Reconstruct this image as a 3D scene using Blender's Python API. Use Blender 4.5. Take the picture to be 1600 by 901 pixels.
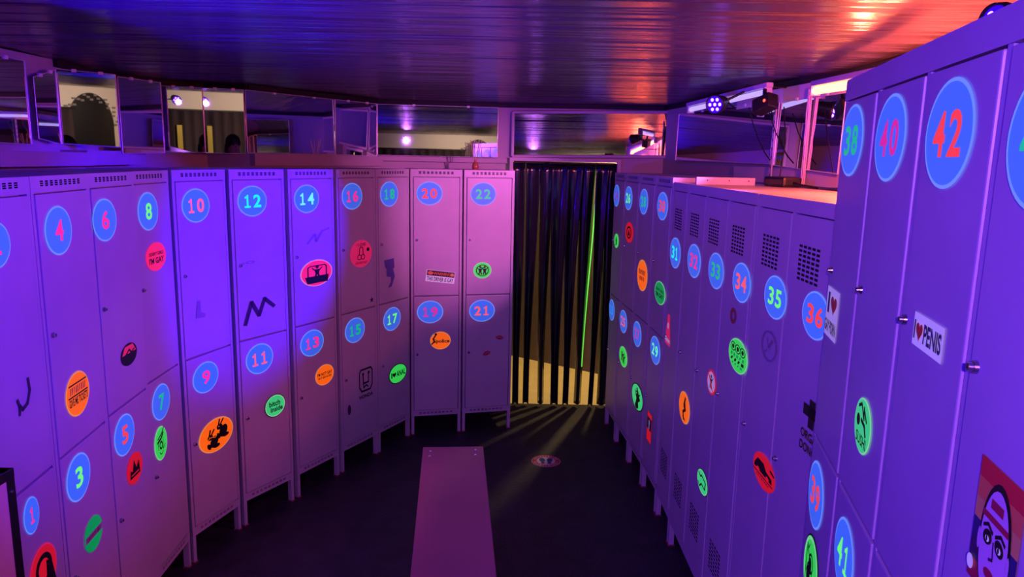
import bpy, bmesh, math, random
from mathutils import Vector, Matrix
random.seed(7)
for o in list(bpy.data.objects): bpy.data.objects.remove(o, do_unlink=True)
C = bpy.context.scene.collection
scene = bpy.context.scene

# ------------------------------------------------------------------ camera
FPX, CAMH = 1138.0, 1.912
def cam_axes(p, r):
    cp, sp, c, s = math.cos(p), math.sin(p), math.cos(r), math.sin(r)
    right, down, fwd = Vector((1, 0, 0)), Vector((0, -sp, -cp)), Vector((0, cp, -sp))
    return c * right - s * down, s * right + c * down, fwd
AX, AY, AZ = cam_axes(math.radians(10.03), math.radians(1.17))
cam = bpy.data.cameras.new('camera'); camo = bpy.data.objects.new('camera', cam); C.objects.link(camo)
cam.sensor_width = 36; cam.lens = FPX / 1600 * 36; cam.clip_start = 0.02
m = Matrix.Identity(4)
for i in range(3):
    m[i][0], m[i][1], m[i][2] = AX[i], -AY[i], -AZ[i]
m.translation = Vector((0, 0, CAMH)); camo.matrix_world = m
scene.camera = camo
def ray(x, y): return AX * ((x - 800) / FPX) + AY * ((y - 450.5) / FPX) + AZ
def atz(x, y, z):
    d = ray(x, y); return Vector((0, 0, CAMH)) + d * ((z - CAMH) / d.z)
def aty(x, y, Y):
    d = ray(x, y); return Vector((0, 0, CAMH)) + d * (Y / d.y)
def onplane(x, y, p, n):
    d = ray(x, y); o = Vector((0, 0, CAMH)); return o + d * ((Vector(p) - o).dot(n) / d.dot(n))

# ------------------------------------------------------------------ world, exposure, lights
w = bpy.data.worlds.new('world'); scene.world = w; w.use_nodes = True
w.node_tree.nodes['Background'].inputs[0].default_value = (0.05, 0.02, 0.12, 1)
w.node_tree.nodes['Background'].inputs[1].default_value = 0.05
scene.view_settings.view_transform = 'Standard'; scene.view_settings.look = 'None'
scene.view_settings.exposure = 0.0; scene.view_settings.gamma = 1.0
scene.view_settings.use_curve_mapping = False

def light(name, kind, loc, col, energy, radius=0.04, target=None, angle=60, blend=0.6, size=None):
    L = bpy.data.lights.new(name, kind); L.color = col; L.energy = energy
    o = bpy.data.objects.new(name, L); C.objects.link(o); o.location = loc
    if kind == 'AREA':
        L.shape = 'RECTANGLE'; L.size, L.size_y = size
    else: L.shadow_soft_size = radius
    if kind == 'SPOT': L.spot_size = math.radians(angle); L.spot_blend = blend
    if target is not None:
        o.rotation_euler = (Vector(target) - Vector(loc)).to_track_quat('-Z', 'Y').to_euler()
    return o
UV = (0.025, 0.0, 1.0)
light('uv_light_mid', 'SPOT', (0.90, 3.60, 2.17), UV, 560, 0.03, (-1.33, 3.68, 1.46), 36, 0.6)
light('uv_light_tall', 'SPOT', (0.70, 1.235, 2.185), UV, 330, 0.03, (-1.36, 2.20, 1.62), 50, 0.9)
light('uv_light_rear', 'SPOT', (-1.45, 0.10, 2.13), UV, 240, 0.03, (0.72, 1.4, 1.45), 80, 0.9)
light('violet_light_rear', 'SPOT', (-0.25, -0.75, 2.17), (0.60, 0.15, 1.0), 165, 0.03, (0.75, 3.0, 0.95), 78, 0.9)
light('added_uv_uplight', 'SPOT', (-1.33, 1.23, 1.30), UV, 640, 0.03, (-0.62, 2.35, 2.32), 75, 1.0)  # added uplight out of view, makes the blue glow on the ceiling
for t_ in (0.5, 0.75, 1.0):
    light('red_tube_light', 'POINT', (1.245 - 0.10 * t_, 3.10 - 1.0 * t_, 2.09 - 0.02 * t_), (1.0, 0.11, 0.05), 17, 0.02)
light('pink_spot_light', 'SPOT', (1.15, 2.80, 2.165), (1.0, 0.19, 0.85), 235, 0.02, (-0.22, 4.98, 1.62), 36, 0.9)
light('added_pink_wash', 'SPOT', (1.12, 2.70, 2.160), (1.0, 0.12, 0.70), 42, 0.02, (-1.25, 2.95, 0.40), 52, 1.0)  # extra spot added at the red tube to pink the lower left lockers
light('corridor_lamp_light', 'POINT', (0.87, 6.18, 2.05), (1.0, 0.68, 0.28), 85, 0.03)
light('warm_rear_light', 'SPOT', (0.9, -0.9, 2.2), (1.0, 0.72, 0.5), 45, 0.05, (0.9, -2.2, 1.75), 130, 0.8)

# ------------------------------------------------------------------ materials
MATS = {}
def mat(name, col, rough=0.5, metal=0.0, emit=None, spec=0.5, noise=0.0, nscale=8.0, bump=0.0, bscale=(40, 40, 40), coat=0.0, bdist=0.01):
    if name in MATS: return MATS[name]
    mt = bpy.data.materials.new(name); mt.use_nodes = True; nt = mt.node_tree
    b = nt.nodes['Principled BSDF']
    b.inputs['Base Color'].default_value = (*col, 1); b.inputs['Roughness'].default_value = rough
    b.inputs['Metallic'].default_value = metal; b.inputs['Specular IOR Level'].default_value = spec
    b.inputs['Coat Weight'].default_value = coat
    if emit:
        b.inputs['Emission Color'].default_value = (*emit[0], 1); b.inputs['Emission Strength'].default_value = emit[1]
    if noise or bump:
        tc = nt.nodes.new('ShaderNodeTexCoord')
    if noise:
        n = nt.nodes.new('ShaderNodeTexNoise'); n.inputs['Scale'].default_value = nscale; n.inputs['Detail'].default_value = 6
        nt.links.new(tc.outputs['Object'], n.inputs['Vector'])
        r = nt.nodes.new('ShaderNodeValToRGB')
        r.color_ramp.elements[0].position = 0.3; r.color_ramp.elements[1].position = 0.7
        r.color_ramp.elements[0].color = (*[c * (1 - noise) for c in col], 1)
        r.color_ramp.elements[1].color = (*[min(1, c * (1 + noise)) for c in col], 1)
        nt.links.new(n.outputs['Fac'], r.inputs['Fac']); nt.links.new(r.outputs['Color'], b.inputs['Base Color'])
    if bump:
        mp = nt.nodes.new('ShaderNodeMapping'); mp.inputs['Scale'].default_value = bscale
        n2 = nt.nodes.new('ShaderNodeTexNoise'); n2.inputs['Scale'].default_value = 1.0; n2.inputs['Detail'].default_value = 3
        bp = nt.nodes.new('ShaderNodeBump'); bp.inputs['Strength'].default_value = bump; bp.inputs['Distance'].default_value = bdist
        nt.links.new(tc.outputs['Object'], mp.inputs['Vector']); nt.links.new(mp.outputs['Vector'], n2.inputs['Vector'])
        nt.links.new(n2.outputs['Fac'], bp.inputs['Height']); nt.links.new(bp.outputs['Normal'], b.inputs['Normal'])
    MATS[name] = mt; return mt
def glow(name, col, s=0.75): return mat(name, tuple(c * 0.5 for c in col), 0.5, emit=(col, s))
M_LOCK = mat('locker_paint', (0.50, 0.47, 0.50), 0.38, noise=0.05, nscale=5, spec=0.5)
M_DARK = mat('slot_shade_and_screws', (0.004, 0.004, 0.006), 0.8)  # near-black; paints the shade inside slots and keyholes, also colours screws
M_CHROME = mat('lock_metal', (0.6, 0.6, 0.62), 0.25, 1.0)
M_FLOOR = mat('black_rubber_floor', (0.022, 0.020, 0.026), 0.55, noise=0.45, nscale=9, bump=0.5, bscale=(60, 60, 60))
M_CEIL = mat('black_ceiling_sheet', (0.060, 0.048, 0.064), 0.26, spec=0.55, bump=1.0, bscale=(0.6, 8, 1), bdist=0.05)
M_WALL = mat('pale_wall_paint', (0.42, 0.36, 0.40), 0.6, noise=0.06, nscale=3)
M_TRIMW = mat('pale_trim_paint', (0.55, 0.48, 0.52), 0.5)
M_BLACK = mat('black_plastic', (0.01, 0.01, 0.012), 0.4)
M_GAPSHADE = mat('wall_top_gap_shade', (0.006, 0.006, 0.008), 0.7)  # painted shade for the gap between walls and ceiling
M_MIRROR = mat('mirror_glass', (0.86, 0.86, 0.88), 0.015, 1.0)
M_EDGE = mat('mirror_glass_edge', (0.75, 0.72, 0.8), 0.2, 0.3)
M_CLIP = mat('mirror_clip', (0.85, 0.8, 0.85), 0.3)
M_BENCH = mat('bench_laminate', (0.40, 0.14, 0.17), 0.42, noise=0.12, nscale=2.5)
M_CURT = mat('black_vinyl', (0.006, 0.006, 0.012), 0.12, spec=0.7, coat=0.4)
M_GREENV = glow('fluorescent_green_vinyl', (0.20, 1.0, 0.10), 0.9)
M_YELV = mat('yellow_vinyl', (0.75, 0.6, 0.08), 0.3)
M_YFLOOR = mat('yellow_tile_floor', (0.90, 0.74, 0.34), 0.4, noise=0.05)
M_BROWN = mat('brown_grey_wall', (0.13, 0.10, 0.10), 0.7, noise=0.1)
M_WHITEW = mat('white_rear_wall', (0.78, 0.70, 0.62), 0.6)
M_RUST = mat('rusty_floor_stain', (0.28, 0.05, 0.05), 0.8, noise=0.5, nscale=60)
M_WOOD = mat('warm_shelf_wood', (0.75, 0.42, 0.10), 0.5)
M_PINKB = mat('case_panel', (0.80, 0.50, 0.58), 0.5, noise=0.05)  # pale case with the red light on it put into the base colour
M_REED = mat('reed_wood', (0.55, 0.33, 0.22), 0.6)
M_AMBER = mat('amber_glass', (0.35, 0.12, 0.05), 0.1, spec=0.8)
M_GREYD = mat('grey_slot_shade', (0.30, 0.22, 0.26), 0.6)  # weaker painted shade for the slots of the bottom vent panels
# sticker inks
DISC = glow('fluorescent_blue_disc', (0.055, 0.17, 0.95), 0.62)
RIM = glow('fluorescent_blue_rim', (0.16, 0.30, 1.0), 0.75)
INK = {'pink': glow('ink_pink', (1.0, 0.02, 0.25), 0.85), 'red': glow('ink_red', (1.0, 0.05, 0.05), 0.85),
       'coral': glow('ink_coral', (1.0, 0.10, 0.12), 0.9), 'green': glow('ink_green', (0.0, 0.62, 0.25), 0.7),
       'lime': glow('ink_lime', (0.15, 1.0, 0.16), 0.9), 'cyan': glow('ink_cyan', (0.0, 0.95, 0.70), 0.95),
       'magenta': glow('ink_magenta', (0.75, 0.02, 0.30), 0.8), 'purple': glow('ink_purple', (0.45, 0.02, 0.45), 0.6),
       'mint': glow('ink_mint', (0.15, 1.0, 0.45), 0.9), 'sky': glow('ink_sky', (0.02, 0.4, 0.95), 0.7)}
ST = {'orange': glow('sticker_orange', (1.0, 0.13, 0.005), 0.8), 'green': glow('sticker_green', (0.04, 0.75, 0.09), 0.7),
      'dgreen': glow('sticker_deep_green', (0.0, 0.42, 0.10), 0.55), 'mint': glow('sticker_mint', (0.05, 0.70, 0.22), 0.7), 'red': glow('sticker_red', (0.75, 0.008, 0.03), 0.6),
      'pink': glow('sticker_pink', (1.0, 0.015, 0.13), 0.75), 'rose': glow('sticker_rose', (0.72, 0.015, 0.13), 0.6),
      'white': mat('sticker_white', (0.75, 0.72, 0.72), 0.5, emit=((0.62, 0.50, 0.85), 0.30)), 'black': mat('sticker_black', (0.006, 0.005, 0.008), 0.5),
      'hot': glow('sticker_light_rim', (1.0, 0.35, 0.35), 0.5), 'grim': glow('sticker_green_rim', (0.35, 1.0, 0.45), 0.5),
      'orim': glow('sticker_orange_rim', (1.0, 0.40, 0.12), 0.5),
      'dark': mat('print_dark_purple', (0.045, 0.02, 0.07), 0.5), 'ghost': mat('print_ghost_grey', (0.30, 0.24, 0.34), 0.5), 'ghostw': mat('print_faint_pale', (0.62, 0.58, 0.62), 0.5),
      'lips': mat('print_lip_red', (0.42, 0.01, 0.05), 0.5), 'hred': mat('print_heart_red', (0.75, 0.03, 0.03), 0.5),
      'yellow': mat('print_yellow', (0.75, 0.55, 0.10), 0.5), 'porange': mat('print_orange', (0.80, 0.28, 0.06), 0.5),
      'navy': mat('print_navy', (0.03, 0.03, 0.12), 0.5), 'skin': mat('print_pale_face', (0.72, 0.58, 0.62), 0.5), 'dblue': mat('print_dull_blue', (0.10, 0.07, 0.34), 0.5), 'grey': mat('print_pale_grey', (0.45, 0.50, 0.45), 0.5)}

# ------------------------------------------------------------------ mesh helpers
class MB:
    def __init__(s): s.v = []; s.f = []; s.mi = []; s.sm = []
    def add(s, verts, faces, mi=0, smooth=False):
        k = len(s.v); s.v += [tuple(v) for v in verts]
        for f in faces: s.f.append(tuple(i + k for i in f)); s.mi.append(mi); s.sm.append(smooth)
    def box(s, x0, x1, y0, y1, z0, z1, mi=0):
        s.add([(x0, y0, z0), (x1, y0, z0), (x1, y1, z0), (x0, y1, z0), (x0, y0, z1), (x1, y0, z1), (x1, y1, z1), (x0, y1, z1)],
              [(0, 3, 2, 1), (4, 5, 6, 7), (0, 1, 5, 4), (1, 2, 6, 5), (2, 3, 7, 6), (3, 0, 4, 7)], mi)
    def prism(s, pts, z0, z1, mi=0):
        n = len(pts); s.add([(x, y, z0) for x, y in pts] + [(x, y, z1) for x, y in pts],
            [tuple(range(n))[::-1], tuple(range(n, 2 * n))] + [(i, (i + 1) % n, n + (i + 1) % n, n + i) for i in range(n)], mi)
    def tube(s, a, b, r0, r1=None, n=12, mi=0, caps=True):
        a, b = Vector(a), Vector(b); r1 = r0 if r1 is None else r1
        d = (b - a).normalized(); u = d.orthogonal().normalized(); v = d.cross(u); vs = []
        for p, r in ((a, r0), (b, r1)):
            for i in range(n):
                t = 2 * math.pi * i / n; vs.append(p + (u * math.cos(t) + v * math.sin(t)) * r)
        s.add(vs, [(i, (i + 1) % n, n + (i + 1) % n, n + i) for i in range(n)], mi, True)
        if caps: s.add(vs, [tuple(range(n))[::-1], tuple(range(n, 2 * n))], mi)
    def path(s, pts, r, n=8, mi=0):
        for a, b in zip(pts, pts[1:]): s.tube(a, b, r, n=n, mi=mi)
    def lathe(s, prof, n=20, mi=0):
        vs = []; k = len(prof)
        for r, z in prof:
            for i in range(n):
                t = 2 * math.pi * i / n; vs.append((r * math.cos(t), r * math.sin(t), z))
        fs = [(j * n + i, j * n + (i + 1) % n, (j + 1) * n + (i + 1) % n, (j + 1) * n + i) for j in range(k - 1) for i in range(n)]
        s.add(vs, fs, mi, True)
    def ball(s, c, r, n=12, mi=0):
        vs = []; fs = []; m_ = n // 2
        for j in range(m_ + 1):
            p = math.pi * j / m_
            for i in range(n):
                t = 2 * math.pi * i / n
                vs.append((c[0] + r[0] * math.sin(p) * math.cos(t), c[1] + r[1] * math.sin(p) * math.sin(t), c[2] + r[2] * math.cos(p)))
        for j in range(m_):
            for i in range(n): fs.append((j * n + i, (j + 1) * n + i, (j + 1) * n + (i + 1) % n, j * n + (i + 1) % n))
        s.add(vs, fs, mi, True)
    def obj(s, name, mats, parent=None, bevel=0):
        me = bpy.data.meshes.new(name); me.from_pydata(s.v, [], s.f)
        if not isinstance(mats, (list, tuple)): mats = [mats]
        for mm in mats: me.materials.append(mm)
        me.polygons.foreach_set('material_index', s.mi); me.polygons.foreach_set('use_smooth', s.sm)
        if bevel:
            bm = bmesh.new(); bm.from_mesh(me); bmesh.ops.remove_doubles(bm, verts=bm.verts, dist=1e-6)
            bmesh.ops.bevel(bm, geom=list(bm.edges), offset=bevel, segments=2, affect='EDGES', profile=0.6); bm.to_mesh(me); bm.free()
        me.update()
        o = bpy.data.objects.new(name, me); C.objects.link(o); o.parent = parent
        return o
def empty(name, loc=(0, 0, 0), rz=0.0):
    o = bpy.data.objects.new(name, None); C.objects.link(o); o.location = loc; o.rotation_euler = (0, 0, rz); o.empty_display_size = 0.05
    return o
def tag(o, label, cat, group=None):
    o['label'] = label; o['category'] = cat
    if group: o['group'] = group
    return o
def struct(o, label=None):
    o['kind'] = 'structure'
    if label: o['label'] = label
    return o

# ------------------------------------------------------------------ room shell
CZ = 2.32
def wallseg(name, a, b, z0=0.0, z1=CZ, m=M_WALL, th=0.08):
    a, b = Vector((*a, 0)), Vector((*b, 0)); d = (b - a).normalized(); n = Vector((-d.y, d.x, 0)) * th   # n points outwards (room on the right of a->b)
    mb = MB(); mb.prism([(a.x, a.y), (b.x, b.y), (b.x + n.x, b.y + n.y), (a.x + n.x, a.y + n.y)], z0, z1)
    return struct(mb.obj(name, m))
PLAN = [(-2.12, -2.2), (-2.12, 3.45), (-2.16, 4.08), (-1.88, 4.52), (-1.60, 4.46), (-1.00, 5.42), (-0.06, 5.53)]
names = ['wall_left', 'wall_left_middle', 'wall_left_niche', 'wall_left_return', 'wall_left_far', 'wall_back_left']
for nm, a, b in zip(names, PLAN, PLAN[1:]): wallseg(nm, a, b)
# back wall with doorway
DX0, DX1, DYL, DYR, DZ = -0.005, 0.755, 5.525, 5.495, 1.905
wallseg('wall_back', (-0.06, 5.53), (1.10, 5.48), DZ + 0.02, CZ)
wallseg('wall_back_right', (DX1 + 0.01, DYR), (1.10, 5.48), 0, DZ + 0.02)
wallseg('wall_back_door_side', (-0.06, 5.53), (DX0 - 0.01, DYL), 0, DZ + 0.02)
RP = [(1.10, 5.48), (1.27, 4.215), (1.44, 2.95), (1.40, 1.90), (1.12, 0.55), (2.40, 0.55), (2.40, -2.2), (-2.12, -2.2)]
names = ['wall_right_far', 'wall_right', 'wall_right_near', 'wall_right_tall', 'wall_right_corner', 'wall_right_rear', 'wall_rear']
for nm, a, b in zip(names, RP, RP[1:]): wallseg(nm, a, b, m=M_WHITEW if nm == 'wall_rear' else M_WALL)
def slab(name, x0, x1, y0, y1, z0, z1, m): 
    mb = MB(); mb.box(x0, x1, y0, y1, z0, z1); return struct(mb.obj(name, m))
slab('floor', -2.3, 2.6, -2.4, 5.56, -0.05, 0.0, M_FLOOR)
# ceiling: gently sagging sheet
mb = MB(); nx, ny = 60, 96
vs = []
for j in range(ny + 1):
    for i in range(nx + 1):
        x, y = -2.3 + 4.9 * i / nx, -2.4 + 8.05 * j / ny
        z = CZ + 0.004 * math.sin(3.1 * y + 0.6 * x) + 0.003 * math.sin(7.3 * y - 1.1 * x + 1)
        vs.append((x, y, z))
mb.add(vs, [(j * (nx + 1) + i, (j + 1) * (nx + 1) + i, (j + 1) * (nx + 1) + i + 1, j * (nx + 1) + i + 1) for j in range(ny) for i in range(nx)], 0, True)
struct(mb.obj('ceiling', M_CEIL), 'black glossy rippled ceiling sheet')
# black strips along the wall tops that paint the shade of the gap
k = 0
ALL = PLAN[1:] + RP[:4]
for a, b in zip(ALL, ALL[1:]):
    k += 1
    A, B = Vector((*a, 0)), Vector((*b, 0)); d = (B - A).normalized(); n = Vector((d.y, -d.x, 0))
    mb = MB(); p0, p1 = A + n * 0.001, B + n * 0.001; q0, q1 = A + n * 0.02, B + n * 0.02
    mb.prism([(p0.x, p0.y), (q0.x, q0.y), (q1.x, q1.y), (p1.x, p1.y)], CZ - 0.032, CZ - 0.002)
    struct(mb.obj('trim_%d' % k, M_GAPSHADE))
# corridor behind the curtain
def quadwall(name, a, b, m, z0=0, z1=2.4, th=0.06):
    return wallseg(name, a, b, z0, z1, m, th)
slab('floor_corridor', -0.9, 1.9, 5.56, 7.9, -0.05, 0.0, M_YFLOOR)
slab('ceiling_corridor', -0.9, 1.9, 5.60, 7.9, 2.4, 2.45, M_BROWN)
quadwall('wall_corridor', (-0.9, 7.66), (1.9, 5.62), M_BROWN)
quadwall('wall_corridor_left', (-0.9, 5.62), (-0.9, 7.66), M_BROWN)

def poly_strip(a, b, off0, off1, z0, z1, name, m, k=None):
    A, B = Vector((*a, 0)), Vector((*b, 0)); d = (B - A).normalized(); n = Vector((d.y, -d.x, 0))
    mb = MB(); pts = [A + n * off0, A + n * off1, B + n * off1, B + n * off0]
    mb.prism([(p.x, p.y) for p in pts], z0, z1); return mb.obj(name, m)
# ledge rails under the mirrors
tn = 20
for a, b, z0, z1, off in [((-2.12, 1.6), (-2.12, 3.45), 1.845, 1.905, 0.16), ((-2.12, 3.45), (-2.16, 4.08), 1.845, 1.915, 0.12),
                          ((-1.60, 4.46), (-1.00, 5.42), 1.845, 1.915, 0.05), ((-1.00, 5.42), (-0.06, 5.53), 1.885, 1.918, 0.045)]:
    struct(poly_strip(a, b, 0.001, off, z0, z1, 'trim_%d' % tn, M_WALL)); tn += 1
# door frame trims
mb = MB(); mb.box(DX0 - 0.03, DX1 + 0.03, 5.455, 5.49, DZ, DZ + 0.022); struct(mb.obj('trim_%d' % tn, M_TRIMW)); tn += 1
for x in (DX0 - 0.03, DX1 + 0.005):
    mb = MB(); mb.box(x, x + 0.025, 5.455, 5.49, 0, DZ); struct(mb.obj('trim_%d' % tn, M_TRIMW)); tn += 1
# header beam on the right wall under the ceiling
struct(poly_strip((1.27, 4.215), (1.44, 2.95), 0.001, 0.03, 2.215, CZ - 0.035, 'trim_%d' % tn, M_TRIMW)); tn += 1
struct(poly_strip((1.44, 2.95), (1.40, 1.95), 0.001, 0.03, 2.215, CZ - 0.035, 'trim_%d' % tn, M_TRIMW)); tn += 1
struct(poly_strip((1.27, 4.215), (1.44, 2.95), 0.001, 0.02, 1.82, 1.90, 'trim_%d' % tn, M_TRIMW)); tn += 1

# ------------------------------------------------------------------ mirrors
def mirror(label, a, b, zl0, zr0, zl1, zr1, tilt=0.0, off=0.03, frame=None, fw=0.0022):
    """vertical glass panel, front facing the room (right of a->b); tilt>0 leans the top forward"""
    A, B = Vector((*a, 0)), Vector((*b, 0)); d = (B - A); L = d.length; d.normalize()
    n = Vector((d.y, -d.x, 0))
    o = empty('wall_mirror', (A.x + n.x * off, A.y + n.y * off, min(zl0, zr0)), math.atan2(d.y, d.x))
    zb = min(zl0, zr0)
    t = math.tan(math.radians(tilt))
    def P(u, z, y): return (u, y - (z - zb) * t, z - zb)
    th = 0.006
    mb = MB()
    c = [(0, zl0), (L, zr0), (L, zr1), (0, zl1)]
    vs = [P(u, z, 0) for u, z in c] + [P(u, z, th) for u, z in c]
    mb.add(vs, [(0, 1, 2, 3), (7, 6, 5, 4), (0, 4, 5, 1), (1, 5, 6, 2), (2, 6, 7, 3), (3, 7, 4, 0)])
    mb.obj('glass', M_MIRROR, o)
    for i in range(4):
        (u0, z0), (u1, z1) = c[i], c[(i + 1) % 4]
        mb = MB(); mb.tube(P(u0, z0, -0.001), P(u1, z1, -0.001), fw, n=6)
        mb.obj('edge', frame or M_EDGE, o)
    for f_ in (.3, .75):
        u = L * f_; zz = zl1 + (zr1 - zl1) * f_
        mb = MB(); x_, y_, z_ = P(u, zz, 0); mb.box(x_ - .010, x_ + .010, y_ - .006, y_ + .004, z_ - .008, z_ + .006); mb.obj('clip', M_CLIP, o)
    tag(o, label, 'mirror', 'mirror panels above the lockers'); return o
def zpx(x, y, a, b):
    d = Vector((b[0] - a[0], b[1] - a[1], 0)); n = Vector((d.y, -d.x, 0)).normalized()
    return onplane(x, y, (a[0], a[1], 0), n)
def mirror_px(label, a, b, px, **k):
    """a,b: plan line of the panel; px: four photo corners TL TR BR BL give its extent on that line"""
    pts = [zpx(x, y, a, b) for x, y in px]
    tl, tr, br, bl = pts
    L0 = (tl + bl) / 2; R0 = (tr + br) / 2
    return mirror(label, (L0.x, L0.y), (R0.x, R0.y), bl.z, br.z, min(tl.z, CZ - 0.035), min(tr.z, CZ - 0.035), off=0.0, **k)
mirror('mirror panel at the far left edge of the picture beside the narrow angled one', (-2.10, 2.75), (-2.10, 3.22), 1.94, 1.935, 2.285, 2.285, off=0.0)
mirror_px('narrow angled mirror strip with pink lit edges, second from the left', (-2.095, 3.15), (-2.055, 3.45), [(57, 121), (91, 110), (91, 225), (55, 216)], tilt=0)
mirror_px('mirror panel reflecting the black mural, between the narrow strip and the leaning one', (-2.15, 3.452), (-1.87, 3.609), [(92, 108), (183, 117), (185, 230), (92, 224)], tilt=1.6)
mirror_px('leaning mirror panel left of the two that face the camera', (-1.95, 4.02), (-1.87, 4.28), [(183, 116), (250, 127), (258, 239), (192, 240)], tilt=0)
mirror_px('left one of the two mirror panels facing the camera', (-1.98, 4.30), (-1.75, 4.39), [(251, 128), (316, 131), (320, 238), (258, 239)], tilt=1.9)
mirror_px('right one of the two mirror panels facing the camera', (-1.76, 4.39), (-1.52, 4.476), [(318, 131), (380, 132), (384, 240), (320, 239)], tilt=1.9)
mirror_px('long mirror panel above lockers 12 to 16', (-1.575, 4.475), (-1.13, 5.19), [(383, 133), (523, 149), (523, 241), (386, 239)], tilt=0.0)
mirror_px('short mirror panel in the corner above locker 18', (-1.12, 5.19), (-0.99, 5.385), [(523, 150), (588, 157), (588, 244), (523, 241)], tilt=1.5)
mirror_px('wide mirror reflecting the ceiling above lockers 20 and 22', (-1.00, 5.385), (-0.06, 5.495), [(589, 157), (778, 160), (778, 246), (590, 242)], tilt=0.0)
mirror_px('framed mirror above the curtained doorway', (-0.06, 5.50), (1.10, 5.45), [(801, 175), (1047, 175), (1045, 245), (801, 244)], tilt=-1.2, frame=M_TRIMW, fw=0.012)
mirror_px('mirror on the right wall nearest the doorway', (1.070, 5.45), (1.405, 2.945), [(1058, 178), (1208, 158), (1205, 256), (1057, 250)], tilt=-1.2)
mirror_px('mirror on the right wall beside the tall locker unit', (1.070, 5.45), (1.405, 2.945), [(1214, 160), (1320, 140), (1310, 272), (1210, 258)], tilt=-1.2)

# ------------------------------------------------------------------ curtain in the doorway
cur = empty('strip_curtain', (0, 5.50, 0))
tag(cur, 'black glossy vinyl strip curtain hanging in the back doorway', 'curtain')
mb = MB(); mb.tube((DX0, 0.0, DZ - 0.012), (DX1, 0.0, DZ - 0.012), 0.008); mb.obj('rail', M_BLACK, cur)
def strip(xt, xb, wt, wb, z0, z1, name, m, phase, yo=0.0):
    mb = MB(); n, k = 30, 8; vs = []
    for j in range(n + 1):
        t = j / n; e = t ** 0.8; cx = xt + (xb - xt) * e + 0.004 * math.sin(5 * t + phase); wd = 1.18 * wt + (wb - 1.18 * wt) * min(1, t * 1.25)
        for i in range(k + 1):
            s = i / k * 2 - 1
            vs.append((cx + s * wd / 2, yo + 0.022 * math.cos(s * 2.6) * (0.35 + 0.65 * t) * (1 if phase % 2 < 1 else -1), z1 + (z0 - z1) * t))
    mb.add(vs, [(j * (k + 1) + i, j * (k + 1) + i + 1, (j + 1) * (k + 1) + i + 1, (j + 1) * (k + 1) + i) for j in range(n) for i in range(k)], 0, True)
    o = mb.obj(name, m, cur)
    md = o.modifiers.new('thickness', 'SOLIDIFY'); md.thickness = 0.003
    return o
def zx(zxp): return (zxp - 45) / 343 * 0.76   # door-relative x
bot = [(66, 22), (102, 21), (154, 20), (201, 27), (240, 21), (284, 23), (330, 17), (372, 30)]
top = [(58, 40), (108, 42), (152, 40), (200, 56), (250, 50), (296, 44), (345, 40), (372, 34)]
for i, ((bx, bw), (tx, tw)) in enumerate(zip(bot, top)):
    strip(zx(tx), zx(bx), tw / 343 * 0.76, bw / 343 * 0.76, 0.018 + 0.004 * (i % 3), DZ - 0.01, 'strip', M_CURT, i * 0.73, 0.008 * (i % 2))
strip(zx(328), zx(298), 0.010, 0.006, 0.33, DZ - 0.05, 'green_strip', M_GREENV, 0.4, 0.02)
# corridor lamp (visible source of the warm light)
lo = empty('corridor_lamp', (0.87, 6.18, 2.12)); tag(lo, 'small warm lamp in the corridor behind the strip curtain', 'lamp')
mb = MB(); mb.tube((0, 0, 0.02), (0, 0, 0.28), 0.006); mb.obj('cord', M_BLACK, lo)
mb = MB(); mb.lathe([(0.012, 0.03), (0.05, 0.0), (0.055, -0.01), (0.05, -0.005), (0.010, 0.025)]); mb.obj('shade', M_TRIMW, lo)
# ------------------------------------------------------------------ text
_TC = {}
def text_geo(s, bold=0.02, font_space=1.0):
    key = (s, bold, font_space)
    if key in _TC: return _TC[key]
    cu = bpy.data.curves.new('t', 'FONT'); cu.body = s; cu.size = 1; cu.offset = bold; cu.resolution_u = 3; cu.space_character = font_space
    cu.align_x = 'CENTER'; cu.fill_mode = 'FRONT'
    ob = bpy.data.objects.new('t', cu); C.objects.link(ob)
    dg = bpy.context.evaluated_depsgraph_get(); me = bpy.data.meshes.new_from_object(ob.evaluated_get(dg))
    vs = [(v.co.x, v.co.y) for v in me.vertices]; fs = [tuple(p.vertices) for p in me.polygons]
    bpy.data.objects.remove(ob, do_unlink=True); bpy.data.meshes.remove(me)
    if vs:
        x0, x1 = min(v[0] for v in vs), max(v[0] for v in vs); y0, y1 = min(v[1] for v in vs), max(v[1] for v in vs)
        vs = [((x - (x0 + x1) / 2) / (x1 - x0), (y - (y0 + y1) / 2) / (y1 - y0)) for x, y in vs]   # unit box
    _TC[key] = (vs, fs); return _TC[key]

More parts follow.
